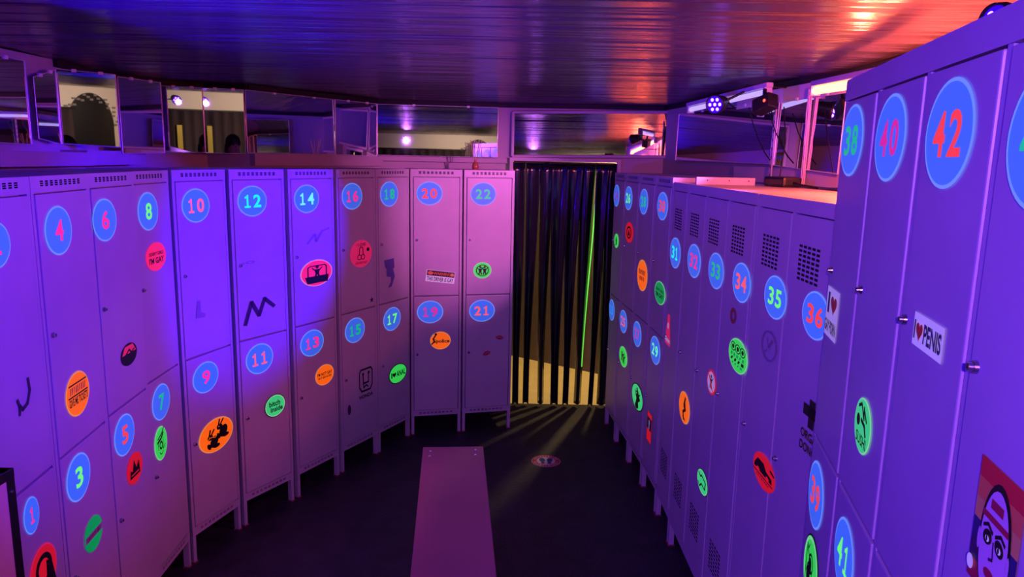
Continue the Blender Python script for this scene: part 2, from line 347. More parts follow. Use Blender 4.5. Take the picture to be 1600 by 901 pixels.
class Art:
    """flat print in sticker coordinates: x right, y up, -1..1"""
    def __init__(s, w, h, rot=0.0): s.w, s.h, s.rot = w / 2, h / 2, math.radians(rot); s.mb = MB(); s.mats = []; s.layer = 0
    def mi(s, m):
        if m not in s.mats: s.mats.append(m)
        return s.mats.index(m)
    def put(s, pts, faces, m, lift):
        c, sn = math.cos(s.rot), math.sin(s.rot); out = []
        for x, y in pts:
            X, Y = x * s.w, y * s.h; out.append((X * c - Y * sn, -lift, X * sn + Y * c))
        s.mb.add(out, faces, s.mi(m))
    def pg(s, pts, m, l=2): s.put(pts, [tuple(range(len(pts)))], m, 0.0006 * l)
    def ell(s, cx, cy, rx, ry, m, l=2, rot=0, n=28):
        r = math.radians(rot); c, sn = math.cos(r), math.sin(r)
        s.pg([(cx + rx * math.cos(t) * c - ry * math.sin(t) * sn, cy + rx * math.cos(t) * sn + ry * math.sin(t) * c)
              for t in [2 * math.pi * i / n for i in range(n)]], m, l)
    def ring(s, cx, cy, r0, r1, m, l=2, n=36, ay=1.0, a0=0, a1=360):
        ts = [math.radians(a0 + (a1 - a0) * i / n) for i in range(n + 1)]
        s.put([(cx + r * math.cos(t), cy + r * ay * math.sin(t)) for r in (r0, r1) for t in ts],
              [(i, n + 1 + i, n + 2 + i, i + 1)[::-1] for i in range(n)], m, 0.0006 * l)
    def line(s, pts, wd, m, l=2):
        for (x0, y0), (x1, y1) in zip(pts, pts[1:]):
            dx, dy = x1 - x0, y1 - y0; L = math.hypot(dx, dy) or 1; nx_, ny_ = -dy / L * wd / 2, dx / L * wd / 2; ex, ey = dx / L * wd * .3, dy / L * wd * .3
            s.pg([(x0 + nx_ - ex, y0 + ny_ - ey), (x0 - nx_ - ex, y0 - ny_ - ey), (x1 - nx_ + ex, y1 - ny_ + ey), (x1 + nx_ + ex, y1 + ny_ + ey)], m, l)
    def text(s, t, cx, cy, wd, ht, m, l=3, rot=0, bold=0.02):
        vs, fs = text_geo(t, bold); r = math.radians(rot); c, sn = math.cos(r), math.sin(r)
        s.put([(cx + x * wd * c - y * ht * sn, cy + x * wd * sn + y * ht * c) for x, y in vs], fs, m, 0.0006 * l)
    def marks(s, cx, cy, wd, ht, n, m, l=4, seed=0):
        r = random.Random(seed + n)   # lettering too small to read
        for i in range(n):
            x = cx - wd / 2 + wd * (i + .5) / n; a = wd / n * .36
            s.pg([(x - a, cy - ht / 2), (x + a * r.uniform(-.2, 1), cy - ht / 2), (x + a, cy + ht / 2), (x - a * r.uniform(0, 1), cy + ht / 2)], m, l)
    def heart(s, cx, cy, rx, ry, m, l=3):
        s.pg([(cx + rx * (math.sin(t) ** 3), cy + ry * (13 * math.cos(t) - 5 * math.cos(2 * t) - 2 * math.cos(3 * t) - math.cos(4 * t)) / 16)
              for t in [2 * math.pi * i / 32 for i in range(32)]], m, l)
    def base(s, m, rim=None, rw=0.94):
        s.ell(0, 0, 1, 1, rim or m, 1, n=44)
        if rim: s.ell(0, 0, rw, rw, m, 2, n=44)
    def obj(s, name, parent, u, z, y=-0.0035):
        # flip winding so normals look out of the door (-y)
        o = s.mb.obj(name, s.mats, parent); o.location = (u, y, z); return o

K = ST['black']
def a_person(a, cx=0, cy=0, k=1.0, m=K):
    a.ell(cx, cy + .55 * k, .16 * k, .18 * k, m, 4); a.pg([(cx - .3 * k, cy + .3 * k), (cx + .3 * k, cy + .3 * k), (cx + .18 * k, cy - .2 * k), (cx + .3 * k, cy - .7 * k), (cx + .1 * k, cy - .7 * k), (cx, cy - .3 * k), (cx - .1 * k, cy - .7 * k), (cx - .3 * k, cy - .7 * k), (cx - .18 * k, cy - .2 * k)], m, 4)
    a.line([(cx - .25 * k, cy + .2 * k), (cx - .5 * k, cy + .5 * k)], .12 * k, m, 4); a.line([(cx + .25 * k, cy + .2 * k), (cx + .5 * k, cy + .5 * k)], .12 * k, m, 4)
def art_rabbits(a):
    for cx, cy, k, f in ((.30, .18, 1, 1), (-.25, -.22, .95, 1)):
        a.ell(cx + .10, cy - .12, .24 * k, .36 * k, K, 4, -18); a.ell(cx - .12, cy + .22, .17 * k, .17 * k, K, 5); a.ell(cx - .2, cy - .3, .1, .2, K, 4, 20); a.ell(cx + .22, cy - .42, .2, .12, K, 4)
        a.line([(cx - .05, cy + .35), (cx + .12, cy + .62)], .09, K, 4); a.line([(cx - .16, cy + .36), (cx - .1, cy + .66)], .09, K, 4); a.ell(cx - .16, cy + .25, .03, .03, ST['orange'], 6)
    a.line([(-.5, -.05), (-.3, 0), (-.1, -.1), (0, .02)], .03, ST['orange'], 7)
def art_car(a):
    a.line([(-.55, -.2), (-.55, .45), (-.4, .55), (.5, .55), (.6, .45), (.6, -.2)], .08, K, 4); a.pg([(-.75, -.22), (.75, -.22), (.68, -.75), (-.6, -.75)], K, 4); a_person(a, .02, .1, .62)
def art_scribble(a, seed=1, m=K, n=6, wd=.09):
    r = random.Random(seed); pts = [(r.uniform(-.5, .5), .65 - 1.3 * i / n) for i in range(n + 1)]
    a.line(pts, wd, m, 4); a.ell(pts[2][0] * .4, pts[2][1] - .1, .24, .20, m, 4, r.uniform(0, 90)); a.ell(pts[4][0] * .4, pts[4][1], .30, .22, m, 4, r.uniform(0, 90)); a.ring(.05, .2, .22, .3, m, 4)
def art_lines(a, rows, m=K, bold=.03):
    for t, cy, wd, ht in rows: a.text(t, 0, cy, wd, ht, m, 4, 0, bold)
def art_lips(a, m):
    a.pg([(-1, 0), (-.5, .45), (-.2, .8), (0, .5), (.2, .8), (.5, .45), (1, 0), (.6, -.05), (0, .1), (-.6, -.05)], m, 2); a.pg([(-1, -.05), (-.5, -.12), (0, -.05), (.5, -.12), (1, -.05), (.6, -.6), (0, -.9), (-.6, -.6)], m, 2)

# ------------------------------------------------------------------ lockers
def slotted(mb, x0, x1, z0, z1, slots, y, depth=0.008):
    """front panel facing -y with rectangular openings; slots = [(sx0,sx1,sz0,sz1)] on a common grid"""
    xs = sorted({x0, x1, *[s[0] for s in slots], *[s[1] for s in slots]}); zs = sorted({z0, z1, *[s[2] for s in slots], *[s[3] for s in slots]})
    S = {(round(s[0], 5), round(s[2], 5)) for s in slots}
    for i in range(len(xs) - 1):
        for j in range(len(zs) - 1):
            a, b, c, d = xs[i], xs[i + 1], zs[j], zs[j + 1]
            if (round(a, 5), round(c, 5)) in S:
                q = y + depth
                mb.add([(a, y, c), (b, y, c), (b, y, d), (a, y, d), (a, q, c), (b, q, c), (b, q, d), (a, q, d)], [(0, 1, 5, 4), (1, 2, 6, 5), (2, 3, 7, 6), (3, 0, 4, 7)], 1)  # slot sides get the dark material, painted shade of the hole
                mb.add([(a, q, c), (b, q, c), (b, q, d), (a, q, d)], [(0, 1, 2, 3)], 1)
            else:
                mb.add([(a, y, c), (b, y, c), (b, y, d), (a, y, d)], [(0, 1, 2, 3)], 0)
def fascia_slots(x0, x1, z0, z1, n=9, rows=1):
    out = []; p = (x1 - x0) / n
    hz = (z1 - z0) / rows
    for i in range(n):
        for j in range(rows):
            out.append((x0 + i * p, x0 + i * p + p * .62, z0 + j * hz, z0 + j * hz + hz * (.72 if rows > 1 else 1)))
    return out
UN = {}
def door(u0, u1, z0, z1, parent, vents=(), lock=None, th=0.020, y0=-0.002):
    mb = MB()
    if vents:
        slotted(mb, u0, u1, z0, z1, [v for v in vents], y0, 0.006)
        y = y0; b = y0 + th
        mb.add([(u0, y, z0), (u1, y, z0), (u1, y, z1), (u0, y, z1), (u0, b, z0), (u1, b, z0), (u1, b, z1), (u0, b, z1)],
               [(0, 4, 5, 1), (1, 5, 6, 2), (2, 6, 7, 3), (3, 7, 4, 0), (4, 7, 6, 5)], 0)
        d = mb.obj('door', [M_LOCK, M_DARK], parent)
    else:
        mb.box(u0, u1, y0, y0 + th, z0, z1); d = mb.obj('door', M_LOCK, parent, bevel=0.0035)
    if lock:
        mb = MB(); c = Vector((lock[0], y0, lock[1]))
        mb.tube(c, c + Vector((0, -0.005, 0)), 0.0095, 0.0085, 14); mb.tube(c + Vector((0, -0.005, 0)), c + Vector((0, -0.011, 0)), 0.0065, 0.0055, 14)
        mb.box(c.x - .0012, c.x + .0012, c.y - .0115, c.y - .0111, c.z - .0035, c.z + .0035, 1)
        mb.obj('lock', [M_CHROME, M_DARK], d)
    return d
def unit(key, PL, PR, label, name, group, zb, zt, depth, cols, fascia, legs=True, rail=0.038, vents=None):
    """cols: list of column dicts {splits:[z...]} ; doors built per column between rail and fascia"""
    A, B = Vector((*PL, 0)), Vector((*PR, 0)); d = B - A; W = d.length; d.normalize()
    o = empty(name, A, math.atan2(d.y, d.x)); tag(o, label, 'locker', group)
    n = Vector((-d.y, d.x, 0))
    st = 0.016
    mb = MB(); mb.box(0, W, 0.022, depth, zb, zt)
    cw = W / len(cols)
    for i in range(len(cols) + 1):
        x = i * cw; a, b = max(0, x - st / 2 if 0 < i < len(cols) else (x if i == 0 else x - st)), min(W, x + st / 2 if 0 < i < len(cols) else (x + st if i == 0 else x))
        mb.box(a, b, 0.001, 0.022, zb + rail, zt - fascia)
    mb.box(0, W, 0.010, 0.022, zt - fascia, zt); mb.box(0, W, 0.010, 0.022, zb, zb + rail)
    mb.box(0, W, 0.0, 0.010, zt - 0.003, zt); mb.box(0, W, 0.0, 0.010, zb, zb + 0.003)
    mb.box(0, .002, 0.0, 0.010, zt - fascia, zt - .003); mb.box(W - .002, W, 0.0, 0.010, zt - fascia, zt - .003)
    body = mb.obj('body', M_LOCK, o)
    if vents == 'fascia':
        mb = MB(); slotted(mb, 0.002, W - .002, zt - fascia, zt - 0.003, fascia_slots(0.055, W - 0.05, zt - fascia * .62, zt - fascia * .25, 9, 3), 0.0, 0.009); mb.obj('vent_panel', [M_LOCK, M_DARK], o)
        mb = MB(); slotted(mb, 0.0, W, zb + 0.003, zb + rail, fascia_slots(0.055, W - 0.05, zb + rail * .4, zb + rail * .75, 9, 2), 0.001, 0.009); mb.obj('vent_panel', [M_LOCK, M_GREYD], o)
    else:
        mb = MB(); mb.box(0.0, W, -0.001, 0.010, zt - fascia, zt - 0.003); mb.obj('top_rail', M_LOCK, o)
        mb = MB(); mb.box(0.0, W, 0.0, 0.010, zb + 0.003, zb + rail - .003); mb.obj('bottom_rail', M_LOCK, o)
    drs = []
    for i, c in enumerate(cols):
        a = i * cw + (st if i == 0 else st / 2); b = (i + 1) * cw - (st if i == len(cols) - 1 else st / 2)
        a += .004; b -= .004
        cuts = [zb + rail] + c.get('splits', []) + [zt - fascia]
        for j in range(len(cuts) - 1):
            z0, z1 = cuts[j] + .004, cuts[j + 1] - .004
            lz = c['locks'][j] if 'locks' in c else None
            vs = c.get('vents', [])
            vv = []
            for (va, vb, vz0, vz1, nc, nr) in vs:
                p, q = (vb - va) / nc, (vz1 - vz0) / nr
                vv += [(a + va + ii * p, a + va + ii * p + p * .74, vz0 + jj * q, vz0 + jj * q + q * .55) for ii in range(nc) for jj in range(nr)]
            dd = door(a, b, z0, z1, o, vv, (a + 0.022, lz) if lz else None)
            drs.append((a, b, z0, z1, dd))
    if legs:
        for x0, x1 in ((0.0, 0.020), (W - 0.020, W)):
            for y0, y1 in ((0.002, 0.028), (depth - .03, depth - .004)):
                mb = MB(); mb.box(x0, x1, y0, y1, 0.006, zb); mb.box(x0 - .004, x1 + .004, y0 - .004, y1 + .004, 0.0, 0.006, 1)
                mb.obj('leg', [M_LOCK, M_RUST], o)
    UN[key] = dict(o=o, A=A, n=n, d=d, W=W, doors=drs)
    return o
def finddoor(U, u, z):
    best = None
    for a, b, z0, z1, dd in U['doors']:
        e = max(a - u, u - b, 0) + max(z0 - z, z - z1, 0)
        if best is None or e < best[0]: best = (e, dd)
    return best[1]
def hit(key, x, y):
    U = UN[key]; p = onplane(x, y, U['A'], U['n']); return (p - U['A']).dot(U['d']), p.z
def sticker(key, px, py, wpx, art, name='sticker', ratio=1.0, rot=0.0, label=None, width=None, h=None):
    u, z = hit(key, px, py)
    if width is None: width = abs(hit(key, px + wpx / 2, py)[0] - hit(key, px - wpx / 2, py)[0])
    if h:   # photo height of the outline, freed of the perspective skew
        U = UN[key]
        def pj(u_, z_):
            q = U['A'] + U['d'] * u_ + Vector((0, 0, z_ - CAMH)); return 450.5 + FPX * q.dot(AY) / q.dot(AZ)
        jyu = (pj(u + .01, z) - pj(u - .01, z)) / .02; jyz = (pj(u, z + .01) - pj(u, z - .01)) / .02
        ratio = math.sqrt(max((h / 2) ** 2 - (jyu * width / 2) ** 2, (h / 4) ** 2)) / abs(jyz) * 2 / width
    a = Art(width, width * ratio, rot); art(a)
    o = a.obj(name, finddoor(UN[key], u, z), u, z)
    if label: o['label'] = label
    return o
def number(key, n, px, py, wpx, col, width=None, h=None):
    def f(a):
        a.ell(0, 0, 1, 1, RIM, 1, n=44); a.ell(0, 0, .93, .93, DISC, 2, n=44)
        s = str(n); m = INK[col]
        def dig(c, cx, wd, ht):
            if c == '1':
                x, h = wd * .5, ht * .5
                a.pg([(cx - x * .22, -h), (cx + x * .22, -h), (cx + x * .22, h), (cx - x * .1, h), (cx - x * .22, h * .85)], m, 3)
                a.pg([(cx - x * .22, h * .85), (cx - x * .22, h * .5), (cx - x * .75, h * .42), (cx - x * .75, h * .66)], m, 3)
                a.pg([(cx - x * .8, -h), (cx + x * .8, -h), (cx + x * .8, -h * .72), (cx - x * .8, -h * .72)], m, 3)
            else: a.text(c, cx, 0, wd, ht, m, 3, 0, .025)
        if len(s) == 1: dig(s, .03, .60, .88)
        else: dig(s[0], -.34, .50, .84); dig(s[1], .32, .52, .84)
    return sticker(key, px, py, wpx, f, 'number_sticker', label='glowing blue round sticker with the number %d' % n, width=width, ratio=.88, h=h)

ZT, ZB, ZS = 1.838, 0.135, 0.987
G1 = 'two-door steel lockers with vented tops'
pairs = [('2', (-1.315, 1.700), (-1.359, 2.057), 'grey two-door steel locker at the left picture edge beside the black-edged case'),
         ('4', (-1.362, 2.064), (-1.408, 2.427), 'grey two-door steel locker numbered 4 over 3 with orange ticket sticker'),
         ('6', (-1.418, 2.437), (-1.449, 2.797), 'grey two-door steel locker numbered 6 over 5 on the left'),
         ('8', (-1.468, 2.804), (-1.480, 3.145), 'grey two-door steel locker numbered 8 over 7 with pink round sticker'),
         ('10', (-1.474, 3.162), (-1.375, 3.497), 'grey two-door steel locker numbered 10 over 9 with orange rabbit sticker'),
         ('12', (-1.366, 3.520), (-1.198, 3.824), 'blue-lit two-door steel locker numbered 12 over 11'),
         ('14', (-1.186, 3.854), (-1.024, 4.165), 'two-door steel locker numbered 14 over 13 with pink car sticker'),
         ('16', (-1.015, 4.195), (-0.852, 4.508), 'two-door steel locker numbered 16 over 15 with small black star'),
         ('18', (-0.849, 4.513), (-0.689, 4.822), 'two-door steel locker numbered 18 over 17 in the back left corner'),
         ('20', (-0.683, 4.843), (-0.346, 4.922), 'pink-lit two-door steel locker numbered 20 over 19 against the back wall'),
         ('22', (-0.334, 4.926), (0.004, 5.012), 'pink-lit two-door steel locker numbered 22 over 21 beside the curtain'),
         ('24', (0.704, 5.150), (0.728, 4.808), 'two-door steel locker numbered 24 over 23, nearest the curtain on the right'),
         ('26', (0.730, 4.802), (0.762, 4.460), 'two-door steel locker numbered 26 over 25 with small red sticker'),
         ('28', (0.764, 4.454), (0.792, 4.112), 'two-door steel locker numbered 28 over 27 with orange oval sticker'),
         ('30', (0.795, 4.105), (0.812, 3.765), 'two-door steel locker numbered 30 over 29 next to the low vented lockers')]
for key, a, b, lab in pairs:
    unit(key, a, b, lab, 'two_door_locker', G1, ZB, ZT, 0.36 if int(key) >= 24 else 0.46, [dict(splits=[ZS], locks=[0.58, 1.37])], 0.048, vents='fascia')
Z2T, Z2B = 1.816, 0.13
V2 = [(0.055, 0.205, 1.588, 1.695, 5, 8), (0.055, 0.205, 0.30, 0.43, 5, 8)]
def col2(): return dict(locks=[1.02], vents=V2)
xr = lambda Y: 0.815 + (3.74 - Y) * 0.0085
def seg(y0, y1): return (xr(y0), y0), (xr(y1), y1)
G2 = 'low single-door lockers with slotted vents'
for key, (y0, y1), nc, lab in [('31', (3.752, 3.440), 1, 'narrow vented steel locker numbered 31 on the right'),
                               ('32', (3.434, 2.477), 3, 'three-door vented steel locker unit numbered 32 to 34 on the right'),
                               ('35', (2.471, 1.850), 2, 'two-column vented steel locker unit numbered 35 and 36 beside the tall lockers')]:
    a, b = seg(y0, y1)
    unit(key, a, b, lab, 'vented_locker', G2, Z2B, Z2T, 0.42, [col2() for _ in range(nc)], 0.04, rail=0.045)
tl = Vector((0.806, 1.836)); td = Vector((-math.sin(math.radians(12)), -math.cos(math.radians(12))))
te = tl + td * 1.20
unit('38', tuple(tl), tuple(te), 'tall steel locker block numbered 38 to 44 filling the right edge', 'tall_locker', None, 0.12, 2.118, 0.42,
     [dict(splits=[1.222], locks=[0.7, 1.657]) for _ in range(4)], 0.05, rail=0.04)

# ------------------------------------------------------------------ number stickers
NUMH = {4: 77, 6: 67, 8: 60, 10: 53, 12: 48, 14: 44, 16: 41.5, 18: 39, 20: 36.5, 22: 36, 1: 60, 3: 78, 5: 67, 7: 58, 9: 50, 11: 48, 13: 42, 15: 39.5, 17: 37, 19: 35, 21: 34, 24: 34, 26: 37, 28: 40, 30: 44, 23: 33, 25: 36, 27: 40, 29: 45, 31: 48, 32: 53, 33: 57, 34: 63, 35: 69, 36: 77, 38: 113, 40: 138, 42: 175, 39: 109, 41: 124}   # outline heights in the photo
for key, n, x, y, wp, c in [('2', 2, -10, 383, 50, 'pink'), ('4', 4, 89.5, 360, 43, 'pink'), ('6', 6, 162, 343.5, 38, 'pink'), ('8', 8, 230, 330, 32, 'lime'), ('10', 10, 305, 321, 44, 'coral'),
    ('12', 12, 393.5, 314, 46, 'cyan'), ('14', 14, 478.5, 310.5, 39, 'mint'), ('16', 16, 549.5, 306.5, 32, 'pink'), ('18', 18, 607.5, 303, 28, 'green'), ('20', 20, 671, 302, 41, 'red'),
    ('22', 22, 755, 303, 40, 'green'), ('2', 1, 47, 805, 26, 'pink'), ('4', 3, 121, 745, 40, 'lime'), ('6', 5, 193, 679, 33, 'red'), ('8', 7, 250.5, 627.5, 29, 'green'), ('10', 9, 320.5, 589, 41, 'pink'),
    ('12', 11, 405, 560, 43, 'coral'), ('14', 13, 487, 535.5, 37, 'pink'), ('16', 15, 554, 515.5, 31, 'green'), ('18', 17, 612, 498, 27, 'lime'), ('20', 19, 672, 487, 41, 'magenta'), ('22', 21, 753, 485, 40, 'coral'),
    ('24', 24, 964, 305.5, 8.5, 'purple'), ('26', 26, 982.8, 309.5, 11.5, 'lime'), ('28', 28, 1006.7, 315, 13, 'green'), ('30', 30, 1036, 322, 16.5, 'red'),
    ('24', 23, 956.5, 484, 8.5, 'sky'), ('26', 25, 974.6, 502, 11.5, 'coral'), ('28', 27, 996.3, 521.5, 13, 'magenta'), ('30', 29, 1024.6, 547, 16, 'mint'),
    ('31', 31, 1056, 395, 16.5, 'cyan'), ('32', 32, 1085.5, 407.5, 21, 'pink'), ('32', 33, 1120, 423, 24.5, 'green'), ('32', 34, 1160, 441.5, 29, 'coral'), ('35', 35, 1213, 464.5, 36, 'lime'), ('35', 36, 1276, 493, 44, 'red'),
    ('38', 38, 1333.5, 219.5, 33, 'green'), ('38', 40, 1393.5, 215.5, 47, 'magenta'), ('38', 42, 1486, 209, 75, 'red'), ('38', 39, 1277, 773, 25.5, 'red'), ('38', 41, 1321, 868, 34, 'lime')]:
    number(key, n, x, y, wp, c, h=NUMH.get(n))
number('38', 44, 1640, 215, 60, 'green', width=0.19)

# ------------------------------------------------------------------ other stickers
def S(key, x, y, wp, art, **k): return sticker(key, x, y, wp, art, **k)
def B(col, rim, fn):
    def f(a): a.base(ST[col], ST[rim] if rim else None); fn(a)
    return f
S('2', 37, 618, 28, lambda a: (a.line([(.5, .9), (.6, .2), (.2, -.5), (-.4, -.7), (-.7, -.4)], .22, ST['dark']), a.line([(-.9, .0), (-.7, -.45), (-.8, -.9)], .2, ST['dark'])), ratio=1.1, label='dark curled scribble')
S('4', 119.5, 614.5, 39, B('orange', 'orim', lambda a: (a.line([(-.72, .52), (.72, .52)], .07, K, 4), a.marks(0, .26, 1.35, .32, 9, ST['lips']), a.line([(-.8, .0), (.8, .0)], .07, K, 4), a.text('GIVE ME TICKETS', 0, -.25, 1.55, .36, K, 4, 0, .03))), h=72, label='orange round sticker reading GIVE ME TICKETS')
S('6', 200, 553, 26, B('black', None, lambda a: (a.pg([(-.85, .1), (-.5, .8), (.5, .8), (.85, .1)], ST['rose'], 2), a.line([(-.4, .1), (0, .45), (.2, .1), (.6, .3)], .14, K, 4))), h=37, label='dark round sticker with red top')
S('8', 242.5, 400.5, 32, B('pink', None, lambda a: art_lines(a, [('SORRY GIRLS', .22, 1.4, .25), ("I'M GAY", -.25, 1.45, .45)])), h=45, label="pink round sticker reading SORRY GIRLS I'M GAY")
S('4', 144.5, 833, 30, B('dgreen', None, lambda a: (a.pg([(-.96, -.2), (.96, -.2), (.96, .2), (-.96, .2)], ST['grey'], 3), a.marks(0, 0, 1.6, .28, 11, ST['lips']))), h=59, label='green round sticker with pale lettering')
S('2', 66, 890, 46, B('red', 'rose', lambda a: (a.ring(0, .05, .4, .62, K, 4), a.pg([(.2, .3), (.6, .1), (.8, -.8), (.1, -.8)], K, 4))), label='red round sticker with black outlined figure')
S('6', 209, 731, 26, B('red', None, lambda a: (a.pg([(-.7, -.5), (-.6, .1), (-.35, -.1), (-.1, .6), (.15, 0), (.5, .4), (.6, -.5)], K, 4), a.line([(-.5, -.3), (.4, -.3)], .08, ST['red'], 5))), h=52, label='red round sticker with black leaf print')
S('8', 250, 692, 20.5, B('green', 'grim', lambda a: (a.line([(-.5, .35), (.1, .55), (.5, .85)], .10, K, 4), a.line([(-.55, .15), (.0, .3), (.35, .55)], .16, K, 4), a.ring(-.05, -.1, .14, .26, K, 4), a.line([(-.5, .1), (-.45, -.3)], .07, K, 4), a.line([(.3, .3), (.25, -.4), (.6, -.2)], .06, K, 4), a.ring(-.05, -.35, .25, .31, K, 4, a0=200, a1=340))), ratio=1.25, h=54, label='green oval sticker with black scribbled print')
S('10', 337, 678.5, 55, B('orange', 'orim', art_rabbits), ratio=0.66, h=58, label='orange oval sticker with two black rabbits')
S('10', 310, 484, 22, lambda a: (a.ell(0, .6, .25, .3, ST['ghost']), a.pg([(-.3, .4), (.25, .4), (.2, -.2), (.9, -.5), (.8, -.8), (-.5, -.7)], ST['ghost'])), ratio=1.1, label='faint worn-off figure print')
S('12', 429, 633, 33, lambda a: (a.base(ST['mint'], ST['black'], .9), a.ring(0, 0, .86, .94, ST['grim'], 3), a.text('bitch', -.05, .22, 1.05, .46, K, 4, 0, .03), a.text('inside', .12, -.28, 1.15, .46, K, 4, 0, .03)), ratio=.95, h=37, label='green sticker reading bitch inside')
S('12', 405, 484, 48, lambda a: a.line([(-.95, -.8), (-.5, .65), (-.05, -.35), (.35, .75), (.95, .1)], .24, ST['dark']), ratio=.75, label='dark M-shaped scribble')
S('12', 386, 410, 26, lambda a: (a.ell(-.6, -.1, .25, .2, ST['ghost']), a.ring(.3, 0, .3, .6, ST['ghost'], 2, ay=.5)), ratio=.5, label='faint rubbed smudge')
S('14', 506.5, 585, 29, B('orange', 'orim', lambda a: art_lines(a, [("I'M NOT GAY", .15, 1.6, .32), ('BUT $20 IS $20', -.22, 1.4, .24)])), h=33, label="orange sticker reading I'M NOT GAY BUT $20 IS $20")
S('14', 494, 426, 50, B('pink', 'hot', art_car), ratio=.74, h=42, label='hot pink oval sticker with black car and figure')
S('14', 497, 367, 38, lambda a: (a.line([(-.9, -.6), (-.3, .1), (-.2, -.5), (.3, .3), (.9, .5)], .14, ST['ghost'])), ratio=.7, label='faint scratched scribble')
S('16', 563.5, 396, 34, B('rose', None, lambda a: (a.text('I LOVE', 0, .66, .8, .22, K, 4), a.marks(0, -.66, 1.1, .18, 9, ST['lips']), a.ring(-.18, -.25, .14, .2, K, 4), a.ring(.14, -.25, .14, .2, K, 4), a.line([(-.2, -.1), (-.16, .4), (0, .5), (.14, .4), (.16, -.1)], .07, K, 4), a.ell(.62, .25, .14, .14, K, 4))), h=43, label='pink round sticker with black outline drawing')
S('16', 580, 468, 6.5, lambda a: a.pg([((1 if i % 2 == 0 else .42) * math.sin(math.pi * i / 5), (1 if i % 2 == 0 else .42) * math.cos(math.pi * i / 5)) for i in range(10)], K), label='small black star')
S('16', 571, 597, 22, lambda a: (a.line([(-.9, -.2), (-.9, .7), (-.7, .9), (.7, .9), (.9, .7), (.9, -.2), (.6, -.5), (-.6, -.5), (-.9, -.2)], .12, K), a.line([(-.4, .6), (-.35, .0), (.35, .0), (.4, .6)], .12, K), a.ell(-.4, .6, .14, .1, K), a.ell(.4, .6, .14, .1, K), a.line([(-.35, 0), (-.3, -.3), (0, -.15), (.3, -.3)], .1, K), a.text('HONDA', 0, -.85, 1.9, .24, K, 3)), ratio=1.45, label='black square emblem print with lettering')
S('16', 545, 640, 5, lambda a: a.ell(0, 0, 1, 1, ST['dark']), ratio=2.2, label='dark rubbed spot')
S('18', 621, 583, 28, lambda a: (a.base(ST['green'], K, .93), a.text('I', -.7, 0, .12, .55, K, 4), a.heart(-.42, .0, .2, .28, K, 4), a.text('ANAL', .32, .0, 1.0, .58, K, 4, 0, .03)), ratio=.86, h=32, label='green oval sticker reading I heart ANAL')
S('18', 608, 426, 19, lambda a: (a.pg([(-.9, .9), (.7, .95), (.8, .3), (0, .1), (-.7, .4)], ST['dblue']), a.pg([(-.5, .25), (.6, .2), (.85, -.3), (.3, -.95), (-.3, -1), (.2, -.6), (.2, -.3), (-.5, -.2)], ST['dblue'])), ratio=1.5, label='dull blue ragged face print')
S('20', 688, 531.5, 32, B('orange', 'orim', lambda a: (a.text('Spolice', .1, -.1, 1.6, .55, K, 4, 0, .03), a.ell(-.45, .72, .12, .14, K, 4), a.line([(-.5, .55), (-.7, .2), (-.6, -.1), (-.85, -.4)], .14, K, 4))), ratio=.80, h=27.5, label='orange oval sticker reading Spolice')
S('20', 688, 432, 45, lambda a: (a.pg([(-1, -1), (1, -1), (1, 1), (-1, 1)], ST['white'], 1), a.pg([(-.96, .05), (.96, .05), (.96, .95), (-.96, .95)], K, 2), a.ell(-.72, .5, .2, .3, ST['porange'], 3), a.ell(.8, .5, .12, .3, ST['yellow'], 3), a.text('WARNING', .1, .5, 1.2, .5, ST['porange'], 4), a.text('THIS DRIVER IS GAY', 0, -.48, 1.85, .72, K, 4)), ratio=.40, rot=-7, label='white and black sticker reading WARNING THIS DRIVER IS GAY')
S('22', 753.5, 422, 28, B('green', 'grim', lambda a: (a.ring(0, 0, .62, .72, K, 4), a_person(a, -.25, 0, .75), a_person(a, .25, 0, .75))), ratio=.9, h=25, label='green sticker with two black figures in a ring')
S('22', 780.5, 526.5, 14, lambda a: art_lips(a, ST['lips']), ratio=.6, rot=-8, label='dark red lip print')
S('22', 760, 551, 14, lambda a: art_lips(a, ST['lips']), ratio=.6, rot=22, label='dark red lip print, lower')
# right side
S('24', 963.8, 376, 6.5, B('green', 'grim', lambda a: art_scribble(a, 5)), h=22, label='small green oval sticker')
S('26', 984, 363, 12.5, B('red', None, lambda a: (a.ring(0, 0, .45, .62, K, 4), a.pg([(-.3, -.3), (0, .35), (.3, -.3)], K, 4))), h=32, label='small red round sticker')
S('26', 974.5, 557, 12.5, B('green', 'grim', lambda a: (a_person(a, -.2, 0, .7), a_person(a, .25, -.1, .7))), h=33, label='small green round sticker with black figures')
S('28', 1004.3, 430, 16, B('orange', 'orim', lambda a: (a.marks(0, .2, 1.2, .32, 6, ST['dark']), a.marks(0, -.2, .9, .26, 5, ST['lips']))), ratio=1.05, h=49, label='orange oval sticker with dark lettering')
S('30', 1032, 457.5, 17, B('dgreen', 'grim', lambda a: art_lines(a, [('SORRY GIRLS', .25, 1.4, .25), ("I'M GAY", -.2, 1.45, .42)])), h=37, label="green round sticker reading SORRY GIRLS I'M GAY")
S('28', 996.7, 620, 19, lambda a: (a.base(ST['mint'], K, .92), art_scribble(a, 11, n=4, wd=.2), a_person(a, .05, .0, .8)), h=46, label='green oval sticker with black figure')
S('30', 1015.5, 667.5, 8, lambda a: (a.pg([(-1, -1), (1, -1), (1, 1), (-1, 1)], ST['porange'], 1), a.pg([(-.85, -.95), (.85, -.95), (.85, .95), (-.85, .95)], ST['red'], 2), a.pg([(-.85, -.15), (.85, -.15), (.85, .65), (-.85, .65)], ST['navy'], 3), a_person(a, 0, .2, .45, ST['white'])), ratio=1.5, label='small red and navy card')
